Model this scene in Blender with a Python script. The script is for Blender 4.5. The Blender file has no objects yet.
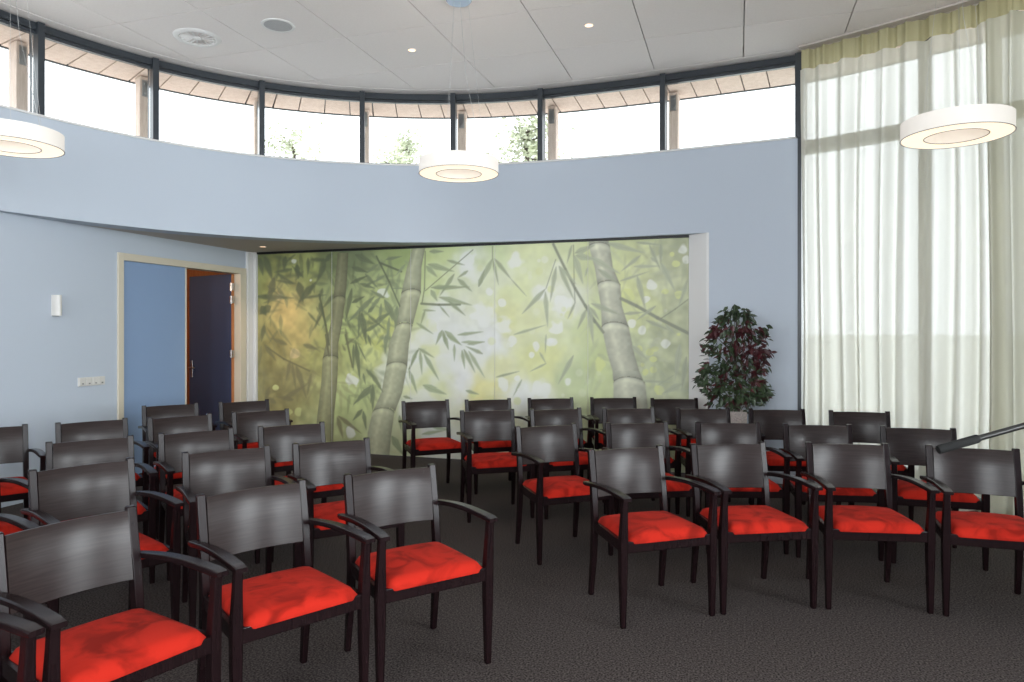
import bpy, bmesh, math, random
import numpy as np
from mathutils import Vector, Matrix

C = bpy.context.scene.collection
PI = math.pi

# ---------------------------------------------------------------- camera, sky, exposure
F_PX, EYE, HORIZON = 704.0, 1.5, 331.5
YAW = math.atan2(226.0, F_PX)
cd = bpy.data.cameras.new('camera')
cd.sensor_width = 36.0
cd.lens = F_PX / 1024.0 * 36.0
cd.shift_y = -(341.0 - HORIZON) / 1024.0
cd.clip_start = 0.05
cam = bpy.data.objects.new('camera', cd)
C.objects.link(cam)
cam.location = (0, 0, EYE)
cam.rotation_euler = (PI / 2, 0, YAW)
bpy.context.scene.camera = cam

world = bpy.data.worlds.new('sky')
bpy.context.scene.world = world
world.use_nodes = True
wb = world.node_tree.nodes['Background']
wb.inputs[0].default_value = (0.90, 0.95, 1.0, 1)
wb.inputs[1].default_value = 2.1

vs = bpy.context.scene.view_settings
vs.view_transform = 'Standard'
vs.look = 'None'
vs.exposure = 0.92
vs.gamma = 1.0
vs.use_curve_mapping = False
bpy.context.scene.cycles.use_denoising = True
bpy.context.scene.cycles.max_bounces = 10
bpy.context.scene.cycles.diffuse_bounces = 5
bpy.context.scene.cycles.transparent_max_bounces = 24
bpy.context.scene.cycles.sample_clamp_indirect = 6.0

def area(name, loc, target, sx, sy, power, col):
    l = bpy.data.lights.new(name, 'AREA')
    l.shape = 'RECTANGLE'
    l.size, l.size_y, l.energy, l.color = sx, sy, power, col
    o = bpy.data.objects.new(name, l)
    C.objects.link(o)
    o.location = loc
    o.rotation_euler = (Vector(target) - Vector(loc)).to_track_quat('-Z', 'Y').to_euler()
    return o
# added fill lamps at unseen side and rear windows, rear ones tilted toward ceiling
SIDE_WIN = [(1.55, 2.75), (-0.75, 0.45), (-2.85, -1.65)]  # unseen openings, kept narrow so chair backs reflect separate stripes
REAR_WIN = [(-4.9, -3.5), (-1.7, -0.3), (1.3, 2.7)]
for y0, y1 in SIDE_WIN:
    area('daylight_fill_side', (4.10, (y0 + y1) / 2, 2.2), (-1, (y0 + y1) / 2 + 1.2, 2.5), 1.3, 3.2, 120, (0.93, 0.96, 1.0))
for x0, x1 in REAR_WIN:
    area('ceiling_fill_rear', ((x0 + x1) / 2, -3.55, 2.3), ((x0 + x1) / 2, 3.0, 3.0), 1.5, 3.1, 115, (0.95, 0.97, 1.0))

# ---------------------------------------------------------------- materials
def new_mat(name):
    m = bpy.data.materials.new(name)
    m.use_nodes = True
    nt = m.node_tree
    return m, nt, nt.nodes['Principled BSDF'], nt.nodes['Material Output']

def srgb(r, g, b):
    f = lambda c: (c / 12.92 if c <= 0.04045 else ((c + 0.055) / 1.055) ** 2.4)
    return (f(r / 255), f(g / 255), f(b / 255), 1)

def mat(name, col, rough=0.5, metal=0.0, noise=0.0, nscale=20.0, bump=0.0, bscale=200.0, spec=0.5, stretch=None, emit=None, estr=0.0):
    m, nt, p, out = new_mat(name)
    p.inputs['Base Color'].default_value = col
    p.inputs['Roughness'].default_value = rough
    p.inputs['Metallic'].default_value = metal
    p.inputs['Specular IOR Level'].default_value = spec
    tc = nt.nodes.new('ShaderNodeTexCoord')
    src = tc.outputs['Object']
    if stretch:
        mp = nt.nodes.new('ShaderNodeMapping')
        mp.inputs['Scale'].default_value = stretch
        nt.links.new(src, mp.inputs[0])
        src = mp.outputs[0]
    if noise:
        n = nt.nodes.new('ShaderNodeTexNoise')
        n.inputs['Scale'].default_value = nscale
        n.inputs['Detail'].default_value = 4
        nt.links.new(src, n.inputs['Vector'])
        r = nt.nodes.new('ShaderNodeMapRange')
        r.inputs[3].default_value = 1 - noise
        r.inputs[4].default_value = 1 + noise
        r.inputs[1].default_value = 0.3
        r.inputs[2].default_value = 0.7
        nt.links.new(n.outputs[0], r.inputs[0])
        mx = nt.nodes.new('ShaderNodeVectorMath')
        mx.operation = 'SCALE'
        mx.inputs[0].default_value = col[:3]
        nt.links.new(r.outputs[0], mx.inputs['Scale'])
        nt.links.new(mx.outputs[0], p.inputs['Base Color'])
    if bump:
        n2 = nt.nodes.new('ShaderNodeTexNoise')
        n2.inputs['Scale'].default_value = bscale
        n2.inputs['Detail'].default_value = 3
        nt.links.new(src, n2.inputs['Vector'])
        b = nt.nodes.new('ShaderNodeBump')
        b.inputs['Strength'].default_value = bump
        b.inputs['Distance'].default_value = 0.01
        nt.links.new(n2.outputs[0], b.inputs['Height'])
        nt.links.new(b.outputs[0], p.inputs['Normal'])
    if emit:
        p.inputs['Emission Color'].default_value = emit
        p.inputs['Emission Strength'].default_value = estr
    return m

def glass_mat():
    m, nt, p, out = new_mat('window_glass')
    nt.nodes.remove(p)
    t = nt.nodes.new('ShaderNodeBsdfTransparent')
    t.inputs[0].default_value = (0.97, 0.985, 0.98, 1)
    g = nt.nodes.new('ShaderNodeBsdfGlossy')
    g.inputs['Roughness'].default_value = 0.02
    fr = nt.nodes.new('ShaderNodeFresnel')
    fr.inputs[0].default_value = 1.35
    mx = nt.nodes.new('ShaderNodeMixShader')
    nt.links.new(fr.outputs[0], mx.inputs[0])
    nt.links.new(t.outputs[0], mx.inputs[1])
    nt.links.new(g.outputs[0], mx.inputs[2])
    nt.links.new(mx.outputs[0], out.inputs[0])
    return m

def sheer_mat(name, col, see, trans):
    m, nt, p, out = new_mat(name)
    nt.nodes.remove(p)
    d = nt.nodes.new('ShaderNodeBsdfDiffuse')
    d.inputs[0].default_value = col
    tl = nt.nodes.new('ShaderNodeBsdfTranslucent')
    tl.inputs[0].default_value = col
    tr = nt.nodes.new('ShaderNodeBsdfTransparent')
    a = nt.nodes.new('ShaderNodeMixShader')
    a.inputs[0].default_value = trans
    nt.links.new(d.outputs[0], a.inputs[1])
    nt.links.new(tl.outputs[0], a.inputs[2])
    # a woven sheer covers more when seen edge-on: coverage = 1-(1-c)^(1/cos)
    geo = nt.nodes.new('ShaderNodeLayerWeight')
    geo.inputs[0].default_value = 0.5
    mr = nt.nodes.new('ShaderNodeMapRange')
    mr.inputs[1].default_value = 0.0
    mr.inputs[2].default_value = 1.0
    mr.inputs[3].default_value = 1 - see
    mr.inputs[4].default_value = 1.0
    nt.links.new(geo.outputs['Facing'], mr.inputs[0])
    b = nt.nodes.new('ShaderNodeMixShader')
    nt.links.new(mr.outputs[0], b.inputs[0])
    nt.links.new(tr.outputs[0], b.inputs[1])
    nt.links.new(a.outputs[0], b.inputs[2])
    nt.links.new(b.outputs[0], out.inputs[0])
    return m

def carpet_mat():
    m, nt, p, out = new_mat('carpet')
    tc = nt.nodes.new('ShaderNodeTexCoord')
    n = nt.nodes.new('ShaderNodeTexNoise')
    n.inputs['Scale'].default_value = 110
    n.inputs['Detail'].default_value = 3
    nt.links.new(tc.outputs['Object'], n.inputs['Vector'])
    cr = nt.nodes.new('ShaderNodeValToRGB')
    cr.color_ramp.elements[0].position = 0.36
    cr.color_ramp.elements[0].color = (0.011, 0.008, 0.0075, 1)
    cr.color_ramp.elements[1].position = 0.66
    cr.color_ramp.elements[1].color = (0.092, 0.076, 0.071, 1)
    nt.links.new(n.outputs[0], cr.inputs[0])
    nt.links.new(cr.outputs[0], p.inputs['Base Color'])
    p.inputs['Roughness'].default_value = 0.95
    p.inputs['Specular IOR Level'].default_value = 0.15
    b = nt.nodes.new('ShaderNodeBump')
    b.inputs['Strength'].default_value = 0.6
    b.inputs['Distance'].default_value = 0.006
    nt.links.new(n.outputs[0], b.inputs['Height'])
    nt.links.new(b.outputs[0], p.inputs['Normal'])
    return m

def wood_mat(name, c0, c1, rough, stretch, scale=9.0, spec=0.5):
    m, nt, p, out = new_mat(name)
    tc = nt.nodes.new('ShaderNodeTexCoord')
    mp = nt.nodes.new('ShaderNodeMapping')
    mp.inputs['Scale'].default_value = stretch
    nt.links.new(tc.outputs['Object'], mp.inputs[0])
    n = nt.nodes.new('ShaderNodeTexNoise')
    n.inputs['Scale'].default_value = scale
    n.inputs['Detail'].default_value = 5
    nt.links.new(mp.outputs[0], n.inputs['Vector'])
    cr = nt.nodes.new('ShaderNodeValToRGB')
    cr.color_ramp.elements[0].position = 0.35
    cr.color_ramp.elements[0].color = c0
    cr.color_ramp.elements[1].position = 0.68
    cr.color_ramp.elements[1].color = c1
    nt.links.new(n.outputs[0], cr.inputs[0])
    nt.links.new(cr.outputs[0], p.inputs['Base Color'])
    p.inputs['Roughness'].default_value = rough
    p.inputs['Specular IOR Level'].default_value = spec
    b = nt.nodes.new('ShaderNodeBump')
    b.inputs['Strength'].default_value = 0.05
    b.inputs['Distance'].default_value = 0.002
    nt.links.new(n.outputs[0], b.inputs['Height'])
    nt.links.new(b.outputs[0], p.inputs['Normal'])
    return m

def suede_mat():
    m, nt, p, out = new_mat('red_suede')
    tc = nt.nodes.new('ShaderNodeTexCoord')
    oi = nt.nodes.new('ShaderNodeObjectInfo')
    ad = nt.nodes.new('ShaderNodeVectorMath')
    ad.operation = 'ADD'
    nt.links.new(tc.outputs['Object'], ad.inputs[0])
    nt.links.new(oi.outputs['Location'], ad.inputs[1])
    n = nt.nodes.new('ShaderNodeTexNoise')
    n.inputs['Scale'].default_value = 6.5
    n.inputs['Detail'].default_value = 5
    n.inputs['Distortion'].default_value = 1.2
    nt.links.new(ad.outputs[0], n.inputs['Vector'])
    cr = nt.nodes.new('ShaderNodeValToRGB')
    cr.color_ramp.elements[0].position = 0.34
    cr.color_ramp.elements[0].color = (0.19, 0.0085, 0.0045, 1)
    cr.color_ramp.elements[1].position = 0.56
    cr.color_ramp.elements[1].color = (0.41, 0.0175, 0.0090, 1)
    nt.links.new(n.outputs[0], cr.inputs[0])
    nt.links.new(cr.outputs[0], p.inputs['Base Color'])
    p.inputs['Roughness'].default_value = 0.9
    p.inputs['Specular IOR Level'].default_value = 0.1
    p.inputs['Sheen Weight'].default_value = 0.05
    p.inputs['Sheen Tint'].default_value = (1.0, 0.25, 0.2, 1)
    b = nt.nodes.new('ShaderNodeBump')
    b.inputs['Strength'].default_value = 0.35
    b.inputs['Distance'].default_value = 0.01
    nt.links.new(n.outputs[0], b.inputs['Height'])
    nt.links.new(b.outputs[0], p.inputs['Normal'])
    return m

def print_mat():
    m, nt, p, out = new_mat('bamboo_print')
    a = nt.nodes.new('ShaderNodeAttribute')
    a.attribute_name = 'print'
    nt.links.new(a.outputs['Color'], p.inputs['Base Color'])
    p.inputs['Roughness'].default_value = 0.42
    p.inputs['Specular IOR Level'].default_value = 0.35
    return m

M = dict(
    blue=mat('blue_wall_paint', (0.490, 0.540, 0.615, 1), 0.7, bump=0.08, bscale=260, spec=0.25),
    white=mat('white_paint', (0.70, 0.69, 0.68, 1), 0.55),
    tile=mat('ceiling_tile', (0.78, 0.735, 0.715, 1), 0.9, noise=0.02, nscale=60, spec=0.15),
    soffit=mat('soffit_plaster', (0.50, 0.45, 0.42, 1), 0.85, spec=0.2),
    carpet=carpet_mat(),
    anthracite=mat('anthracite_aluminium', (0.030, 0.036, 0.044, 1), 0.35, spec=0.5),
    black=mat('black_track', (0.008, 0.008, 0.008, 1), 0.5),
    glass=glass_mat(),
    eave=wood_mat('eave_boards', (0.58, 0.44, 0.36, 1), (0.66, 0.52, 0.44, 1), 0.8, (3, 3, 3)),
    timber=wood_mat('pale_timber', (0.55, 0.43, 0.36, 1), (0.64, 0.52, 0.45, 1), 0.75, (8, 8, 0.8)),
    steel=mat('brushed_steel', (0.40, 0.40, 0.40, 1), 0.28, metal=1.0),
    cream=mat('cream_frame_paint', (0.62, 0.56, 0.45, 1), 0.5),
    leafblue=mat('light_blue_door', (0.245, 0.345, 0.530, 1), 0.5, spec=0.3),
    darkblue=mat('dark_blue_door', (0.048, 0.070, 0.140, 1), 0.5, spec=0.3),
    orangewood=wood_mat('orange_wood', (0.36, 0.13, 0.045, 1), (0.46, 0.19, 0.07, 1), 0.5, (6, 6, 0.7)),
    plastic=mat('white_plastic', (0.63, 0.61, 0.58, 1), 0.35),
    grey=mat('grey_mark', (0.18, 0.18, 0.18, 1), 0.5),
    void=mat('duct_black', (0.02, 0.02, 0.02, 1), 0.8),
    mesh=mat('speaker_grille', (0.40, 0.40, 0.41, 1), 0.7, noise=0.25, nscale=700),
    frame=wood_mat('wenge_stained_wood', (0.0085, 0.0038, 0.0045, 1), (0.0110, 0.0050, 0.0056, 1), 0.26, (9, 9, 0.8), spec=0.20),
    ply=wood_mat('wenge_stained_panel', (0.019, 0.0125, 0.0120, 1), (0.029, 0.0200, 0.0190, 1), 0.26, (0.7, 1, 16), spec=0.28),
    suede=suede_mat(),
    print_=print_mat(),
    lamp_side=mat('lamp_fabric', (0.62, 0.59, 0.55, 1), 0.8, emit=(1.0, 0.92, 0.84, 1), estr=0.20),
    lamp_glow=mat('lamp_diffuser', (0.85, 0.80, 0.72, 1), 0.8, emit=(1.0, 0.84, 0.64, 1), estr=0.56),
    lamp_in=mat('lamp_inner_fabric', (0.80, 0.74, 0.66, 1), 0.8, emit=(1.0, 0.86, 0.72, 1), estr=0.24),
    lamp_top=mat('lamp_added_uplight', (0.8, 0.8, 0.78, 1), 0.8, emit=(1.0, 0.90, 0.80, 1), estr=2.5),
    trim_wire=mat('lamp_edge_wire', (0.12, 0.11, 0.10, 1), 0.5),
    wire=mat('suspension_wire_steel', (0.45, 0.45, 0.45, 1), 0.4, metal=0.3),
    canopy=mat('canopy_gloss', (0.55, 0.66, 0.78, 1), 0.15, metal=0.3),  # blue-white reflection put into the base colour
    spot=mat('spot_glow', (0.9, 0.8, 0.7, 1), 0.5, emit=(1.0, 0.60, 0.34, 1), estr=0.9),
    granite=mat('speckled_stone', (0.50, 0.44, 0.41, 1), 0.8, noise=0.35, nscale=90),
    soil=mat('soil', (0.03, 0.02, 0.015, 1), 0.95),
    bark=mat('bark', (0.07, 0.05, 0.04, 1), 0.9, noise=0.3, nscale=40),
    green=mat('green_leaf', (0.036, 0.058, 0.026, 1), 0.4, noise=0.55, nscale=6),
    red=mat('dark_red_leaf', (0.068, 0.012, 0.016, 1), 0.4, noise=0.5, nscale=6),
    sheer=sheer_mat('sheer_curtain_fabric', (0.66, 0.645, 0.56, 1), 0.18, 0.13),
    sheer_dense=sheer_mat('sheer_curtain_fabric_gathered', (0.56, 0.545, 0.44, 1), 0.07, 0.16),
    header=sheer_mat('curtain_heading', (0.47, 0.43, 0.26, 1), 0.04, 0.20),
    rubber=mat('black_rubber', (0.010, 0.010, 0.010, 1), 0.8, bump=0.2, bscale=400, spec=0.2),
    blacksteel=mat('black_steel', (0.018, 0.017, 0.016, 1), 0.28, metal=0.3),
    treeleaf=mat('tree_leaf', (0.46, 0.48, 0.35, 1), 0.7, noise=0.4, nscale=1.5),
    roof_bounce=mat('pale_bounce_roof', (0.70, 0.68, 0.65, 1), 0.9, noise=0.1, nscale=30),
    paving=mat('pale_paving', (0.66, 0.66, 0.61, 1), 0.9, noise=0.12, nscale=0.8),
)

# ---------------------------------------------------------------- mesh helpers
def obj(name, bm, m, parent=None, smooth=None):
    me = bpy.data.meshes.new(name)
    bmesh.ops.recalc_face_normals(bm, faces=bm.faces)
    bm.to_mesh(me)
    bm.free()
    if smooth is not None:
        for p in me.polygons:
            p.use_smooth = True
        if smooth:
            me.set_sharp_from_angle(angle=math.radians(smooth))
    for x in (m if isinstance(m, (list, tuple)) else [m]):
        me.materials.append(x)
    o = bpy.data.objects.new(name, me)
    C.objects.link(o)
    if parent:
        o.parent = parent
    return o

def tag(o, label, cat, group=None):
    o['label'] = label
    o['category'] = cat
    if group:
        o['group'] = group
    return o

def thing(name, label, cat, loc=(0, 0, 0), rz=0.0, group=None):
    o = bpy.data.objects.new(name, None)
    C.objects.link(o)
    o.location = loc
    o.rotation_euler = (0, 0, rz)
    return tag(o, label, cat, group)

def struct(o):
    o['kind'] = 'structure'
    return o

def box(bm, x0, x1, y0, y1, z0, z1, bev=0.0, mtx=None, seg=2):
    r = bmesh.ops.create_cube(bm, size=1.0)
    vv = r['verts']
    for v in vv:
        v.co = Vector(((x0 + x1) / 2 + v.co.x * (x1 - x0), (y0 + y1) / 2 + v.co.y * (y1 - y0), (z0 + z1) / 2 + v.co.z * (z1 - z0)))
    if bev:
        ee = list({e for v in vv for e in v.link_edges})
        r2 = bmesh.ops.bevel(bm, geom=ee, offset=bev, segments=seg, profile=0.5, affect='EDGES')
        vv = list({v for f in r2['faces'] for v in f.verts} | {v for v in vv if v.is_valid})
    if mtx is not None:
        bmesh.ops.transform(bm, matrix=mtx, verts=[v for v in vv if v.is_valid])
    return vv

def loft(bm, rings, close=True, caps=True):
    vr = [[bm.verts.new(p) for p in r] for r in rings]
    n = len(vr[0])
    for a, b in zip(vr, vr[1:]):
        for i in range(n if close else n - 1):
            j = (i + 1) % n
            bm.faces.new((a[i], a[j], b[j], b[i]))
    if caps:
        bm.faces.new(vr[0][::-1])
        bm.faces.new(vr[-1])
    return vr

def rrect(hx, hy, r, k=3):
    pts = []
    for sx, sy, a0 in ((1, 1, 0), (-1, 1, 90), (-1, -1, 180), (1, -1, 270)):
        for i in range(k + 1):
            a = math.radians(a0 + 90 * i / k)
            pts.append((sx * (hx - r) + r * math.cos(a), sy * (hy - r) + r * math.sin(a)))
    return pts

def tube(bm, pts, r, n=10, caps=True):
    pts = [Vector(p) for p in pts]
    rr = r if isinstance(r, (list, tuple)) else [r] * len(pts)
    rings = []
    up = Vector((0, 0, 1))
    for i, p in enumerate(pts):
        t = (pts[min(i + 1, len(pts) - 1)] - pts[max(i - 1, 0)]).normalized()
        a = up if abs(t.z) < 0.9 else Vector((1, 0, 0))
        s = t.cross(a).normalized()
        q = s.cross(t).normalized()
        rings.append([p + (s * math.cos(2 * PI * k / n) + q * math.sin(2 * PI * k / n)) * rr[i] for k in range(n)])
    loft(bm, rings, True, caps)

def disc_rings(bm, prof, n=48, closed=False):
    """Surface of revolution about z: prof = [(radius, z), ...]."""
    vr = [[bm.verts.new((r * math.cos(2 * PI * k / n), r * math.sin(2 * PI * k / n), z)) for k in range(n)] for r, z in prof]
    if closed:
        vr.append(vr[0])
    for a, b in zip(vr, vr[1:]):
        for k in range(n):
            j = (k + 1) % n
            bm.faces.new((a[k], a[j], b[j], b[k]))
    if not closed:
        if prof[0][0] > 1e-4:
            bm.faces.new(vr[0][::-1])
        if prof[-1][0] > 1e-4:
            bm.faces.new(vr[-1])

# ---------------------------------------------------------------- plan of the curved wall
H = 4.22          # ceiling
SOF = 2.515       # underside of the curved band
SILL = 3.385
UL = -5.97        # left wall
VM = 7.62         # face of the folding partition
CTRL = [(-5.995, -3.2), (-5.995, -1.5), (-5.995, 0.2), (-5.995, 1.5), (-5.985, 2.6), (-5.96, 3.4), (-5.91, 4.15), (-5.79, 4.80), (-5.58, 5.41), (-5.29, 5.95), (-4.90, 6.42), (-4.45, 6.80), (-4.04, 7.05),
        (-3.60, 7.26), (-3.09, 7.43), (-2.60, 7.53), (-2.10, 7.575), (-1.40, 7.575), (-0.755, 7.537), (-0.10, 7.47), (0.56, 7.385), (1.0, 7.21),
        (1.5, 6.97), (1.95, 6.74), (2.55, 6.32), (3.1, 5.72), (3.5, 4.95), (3.7, 4.05), (3.75, 3.0), (3.75, 1.0), (3.75, -1.0), (3.75, -3.2)]

def spline(P, n=14):
    out = []
    for i in range(len(P) - 1):
        p0, p1, p2, p3 = P[max(i - 1, 0)], P[i], P[i + 1], P[min(i + 2, len(P) - 1)]
        for k in range(n):
            t = k / n
            out.append(tuple(0.5 * (2 * p1[c] + (p2[c] - p0[c]) * t + (2 * p0[c] - 5 * p1[c] + 4 * p2[c] - p3[c]) * t * t
                                    + (3 * p1[c] - p0[c] - 3 * p2[c] + p3[c]) * t ** 3) for c in (0, 1)))
    out.append(P[-1])
    return out
CUR = [Vector(p) for p in spline(CTRL)]
ARC = [0.0]
for a, b in zip(CUR, CUR[1:]):
    ARC.append(ARC[-1] + (b - a).length)

def at(s):
    s = min(max(s, 0.0), ARC[-1])
    lo, hi = 0, len(ARC) - 1
    while hi - lo > 1:
        m = (lo + hi) // 2
        if ARC[m] <= s: lo = m
        else: hi = m
    t = (s - ARC[lo]) / (ARC[hi] - ARC[lo])
    p = CUR[lo].lerp(CUR[hi], t)
    a, b = CUR[max(lo - 2, 0)], CUR[min(hi + 2, len(CUR) - 1)]
    d = (b - a).normalized()
    return p, Vector((-d.y, d.x)), d          # point, outward normal, tangent

def arc_of(u, v):
    i = min(range(len(CUR)), key=lambda k: (CUR[k] - Vector((u, v))).length)
    return ARC[i]

def band(bm, s0, s1, z0, z1, i, o, step=0.09):
    """A wall strip following the curve between offsets i (room side) and o (outside)."""
    n = max(2, int((s1 - s0) / step))
    rings = []
    for k in range(n + 1):
        p, nr, d = at(s0 + (s1 - s0) * k / n)
        a, b = p + nr * i, p + nr * o
        rings.append([(a.x, a.y, z0), (b.x, b.y, z0), (b.x, b.y, z1), (a.x, a.y, z1)])
    loft(bm, rings)

S_JAMB = arc_of(-0.30, 7.497)
S_POST = arc_of(0.56, 7.385)
S_END = ARC[-1]

# ---------------------------------------------------------------- room shell
bm = bmesh.new()
box(bm, -8.6, 3.95, -3.3, 8.6, -0.12, 0.0)
struct(obj('floor', bm, M['carpet']))

bm = bmesh.new()                                         # ground outdoors
box(bm, -400, 400, -400, 400, -0.3, -0.14)
struct(obj('ground', bm, M['paving']))

# ceiling: grid of lay-in tiles with chamfered edges, bordered by a plaster strip
def offset_poly(off):
    pts = []
    s = 0.0
    while s <= S_END:
        p, nr, d = at(s)
        q = p + nr * off
        pts.append((q.x, q.y))
        s += 0.12
    return pts
bm = bmesh.new()
pl = offset_poly(-0.11)
f = bm.faces.new([bm.verts.new((x, y, H)) for x, y in pl])
for k in range(-8, 6):
    u = 0.05 + 0.877 * k
    bmesh.ops.bisect_plane(bm, geom=bm.verts[:] + bm.edges[:] + bm.faces[:], plane_co=(u, 0, 0), plane_no=(1, 0, 0))
for k in range(-11, 4):
    v = 5.73 + 0.87 * k
    bmesh.ops.bisect_plane(bm, geom=bm.verts[:] + bm.edges[:] + bm.faces[:], plane_co=(0, v, 0), plane_no=(0, 1, 0))
bmesh.ops.recalc_face_normals(bm, faces=bm.faces)
for f in bm.faces:
    if f.normal.z > 0: f.normal_flip()
tiles = bm.faces[:]
rims = bmesh.ops.inset_individual(bm, faces=tiles, thickness=0.0065, depth=0.0)['faces']
bmesh.ops.delete(bm, geom=rims, context='FACES')
ex = bmesh.ops.extrude_face_region(bm, geom=[e for e in bm.edges if e.is_boundary])   # tile edges turn up into the void
for g in ex['geom']:
    if isinstance(g, bmesh.types.BMVert): g.co.z += 0.02
ceil = struct(obj('ceiling', bm, M['tile']))
bm = bmesh.new()
band(bm, 0, S_END, H - 0.002, H + 0.10, -0.103, 0.16)
struct(obj('trim_1', bm, M['tile']))
bm = bmesh.new()
loft(bm, [[(x, y, z) for x, y in offset_poly(0.5)] for z in (H + 0.10, H + 0.30)])
struct(obj('roof', bm, M['white']))

# curved blue band over the partition and full-height wall beside the curtain
S_L0 = 0.0
bm = bmesh.new()
band(bm, S_L0, S_JAMB, SOF, SILL, 0.0, 0.24)
band(bm, S_JAMB, S_POST, 0.0, SILL, 0.0, 0.24)
bmesh.ops.remove_doubles(bm, verts=bm.verts, dist=1e-5)
struct(obj('wall_back', bm, M['blue'], smooth=30))
bm = bmesh.new()
band(bm, 0, S_POST - 0.02, SILL, SILL + 0.018, -0.014, 0.26)
struct(obj('trim_2', bm, M['white']))

# soffit slab under the band, back to the left wall and the partition track
bm = bmesh.new()
pts = []
s = arc_of(-5.95, 3.6)
while s < arc_of(-1.2, 7.57):
    p, nr, d = at(s); q = p + nr * 0.012; pts.append((q.x, q.y)); s += 0.1
pts += [(-0.4, VM - 0.005), (-0.4, 7.98), (-6.0, 7.98)]
loft(bm, [[(x, y, SOF + 0.004) for x, y in pts], [(x, y, SOF + 0.06) for x, y in pts]])
struct(obj('trim_3', bm, M['soffit']))

# left wall with the door opening cut out
D0, D1 = 5.585, 7.462                                     # opening in the wall (v)
bm = bmesh.new()
box(bm, UL - 0.14, UL, -3.2, D0, 0, SOF + 0.004)
box(bm, UL - 0.14, UL, D1, 7.98, 0, SOF + 0.004)
box(bm, UL - 0.14, UL, D0, D1, 2.262, SOF + 0.004)
struct(obj('wall_left', bm, M['blue']))
# rear wall with window openings
RW = REAR_WIN
bm = bmesh.new()
box(bm, -6.1, 3.95, -3.4, -3.2, 0, 0.75)
box(bm, -6.1, 3.95, -3.4, -3.2, 3.95, H)
xs = [-6.1] + [x for w in RW for x in w] + [3.95]
for a, b in zip(xs[0::2], xs[1::2]):
    box(bm, a, b, -3.4, -3.2, 0.75, 3.95)
struct(obj('wall_rear', bm, M['blue']))
bm = bmesh.new()
box(bm, 3.75, 3.95, -3.4, 3.7, 0, 0.55)
box(bm, 3.75, 3.95, -3.4, 3.7, 3.85, H)
ys = [3.7] + [y for w in SIDE_WIN for y in w[::-1]] + [-3.4]
for a, b in zip(ys[0::2], ys[1::2]):
    box(bm, 3.75, 3.95, b, a, 0.55, 3.85)
struct(obj('wall_right', bm, M['blue']))  # unseen wall, piers put in to split the reflected window light

# ---------------------------------------------------------------- clerestory windows
wn = 0
def window(frame_bm, glass_bm, fm=None):
    global wn
    wn += 1
    f = struct(obj('window_%d' % wn, frame_bm, fm or M['anthracite']))
    obj('glass_pane', glass_bm, M['glass'], f)
    return f

def post(bm, s, z0, z1, w=0.056, i=-0.02, o=0.13):
    p, nr, d = at(s)
    a, b = p + nr * i, p + nr * o
    loft(bm, [[(a.x - d.x * w / 2, a.y - d.y * w / 2, z), (a.x + d.x * w / 2, a.y + d.y * w / 2, z),
               (b.x + d.x * w / 2, b.y + d.y * w / 2, z), (b.x - d.x * w / 2, b.y - d.y * w / 2, z)] for z in (z0, z1)])

MUL = [arc_of(*p) for p in ((-5.862, 4.62), (-5.50, 5.57), (-4.90, 6.42), (-4.04, 7.05), (-3.10, 7.43), (-2.09, 7.576), (-0.755, 7.537), (0.555, 7.385))]
MUL = [MUL[0] - 1.05 * k for k in range(7, 0, -1)] + MUL
for a, b in zip(MUL, MUL[1:]):
    fb, gb = bmesh.new(), bmesh.new()
    post(fb, b, SILL + 0.018, H - 0.012)
    band(fb, a, b, H - 0.075, H - 0.012, 0.02, 0.10)          # head
    band(fb, a, b, H - 0.108, H - 0.080, 0.035, 0.08)          # lower glazing bead
    band(fb, a, b, SILL + 0.018, SILL + 0.035, 0.045, 0.10)   # sill bead
    band(gb, a + 0.03, b - 0.03, SILL + 0.03, H - 0.10, 0.060, 0.068)
    window(fb, gb)

# tall glazed wall behind the curtains and round to the rear
GL = [S_POST, arc_of(1.53, 6.95)]
S_RW = arc_of(3.72, 3.7)
while GL[-1] + 1.7 < S_RW:
    GL.append(GL[-1] + 1.28)
GL.append(S_RW)
TRZ = 3.30
for a, b in zip(GL, GL[1:]):
    fb, gb = bmesh.new(), bmesh.new()
    post(fb, b - 0.001, 0.0, H - 0.012, 0.07, 0.02, 0.16)
    band(fb, a, b, H - 0.09, H - 0.012, 0.03, 0.14)
    band(fb, a, b, TRZ - 0.06, TRZ + 0.06, 0.03, 0.14)
    band(fb, a, b, 0.0, 0.09, 0.03, 0.14)
    band(gb, a + 0.03, b - 0.03, 0.08, TRZ - 0.05, 0.08, 0.09)
    band(gb, a + 0.03, b - 0.03, TRZ + 0.05, H - 0.08, 0.08, 0.09)
    window(fb, gb)
bm = bmesh.new()                                              # dark post where wall meets glazing
post(bm, S_POST + 0.02, SILL, H - 0.012, 0.058, -0.03, 0.20)
post(bm, S_POST + 0.012, 0.0, SILL, 0.034, -0.012, 0.20)
struct(obj('trim_4', bm, M['anthracite']))
for x0, x1 in RW:
    fb, gb = bmesh.new(), bmesh.new()
    for a, b, c, e in ((x0, x1, 0.75, 0.81), (x0, x1, 3.89, 3.95), (x0, x0 + 0.06, 0.75, 3.95), (x1 - 0.06, x1, 0.75, 3.95), ((x0 + x1) / 2 - 0.03, (x0 + x1) / 2 + 0.03, 0.75, 3.95)):
        box(fb, a, b, -3.36, -3.24, c, e)
    box(gb, x0 + 0.03, x1 - 0.03, -3.304, -3.296, 0.78, 3.92)
    window(fb, gb)

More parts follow.
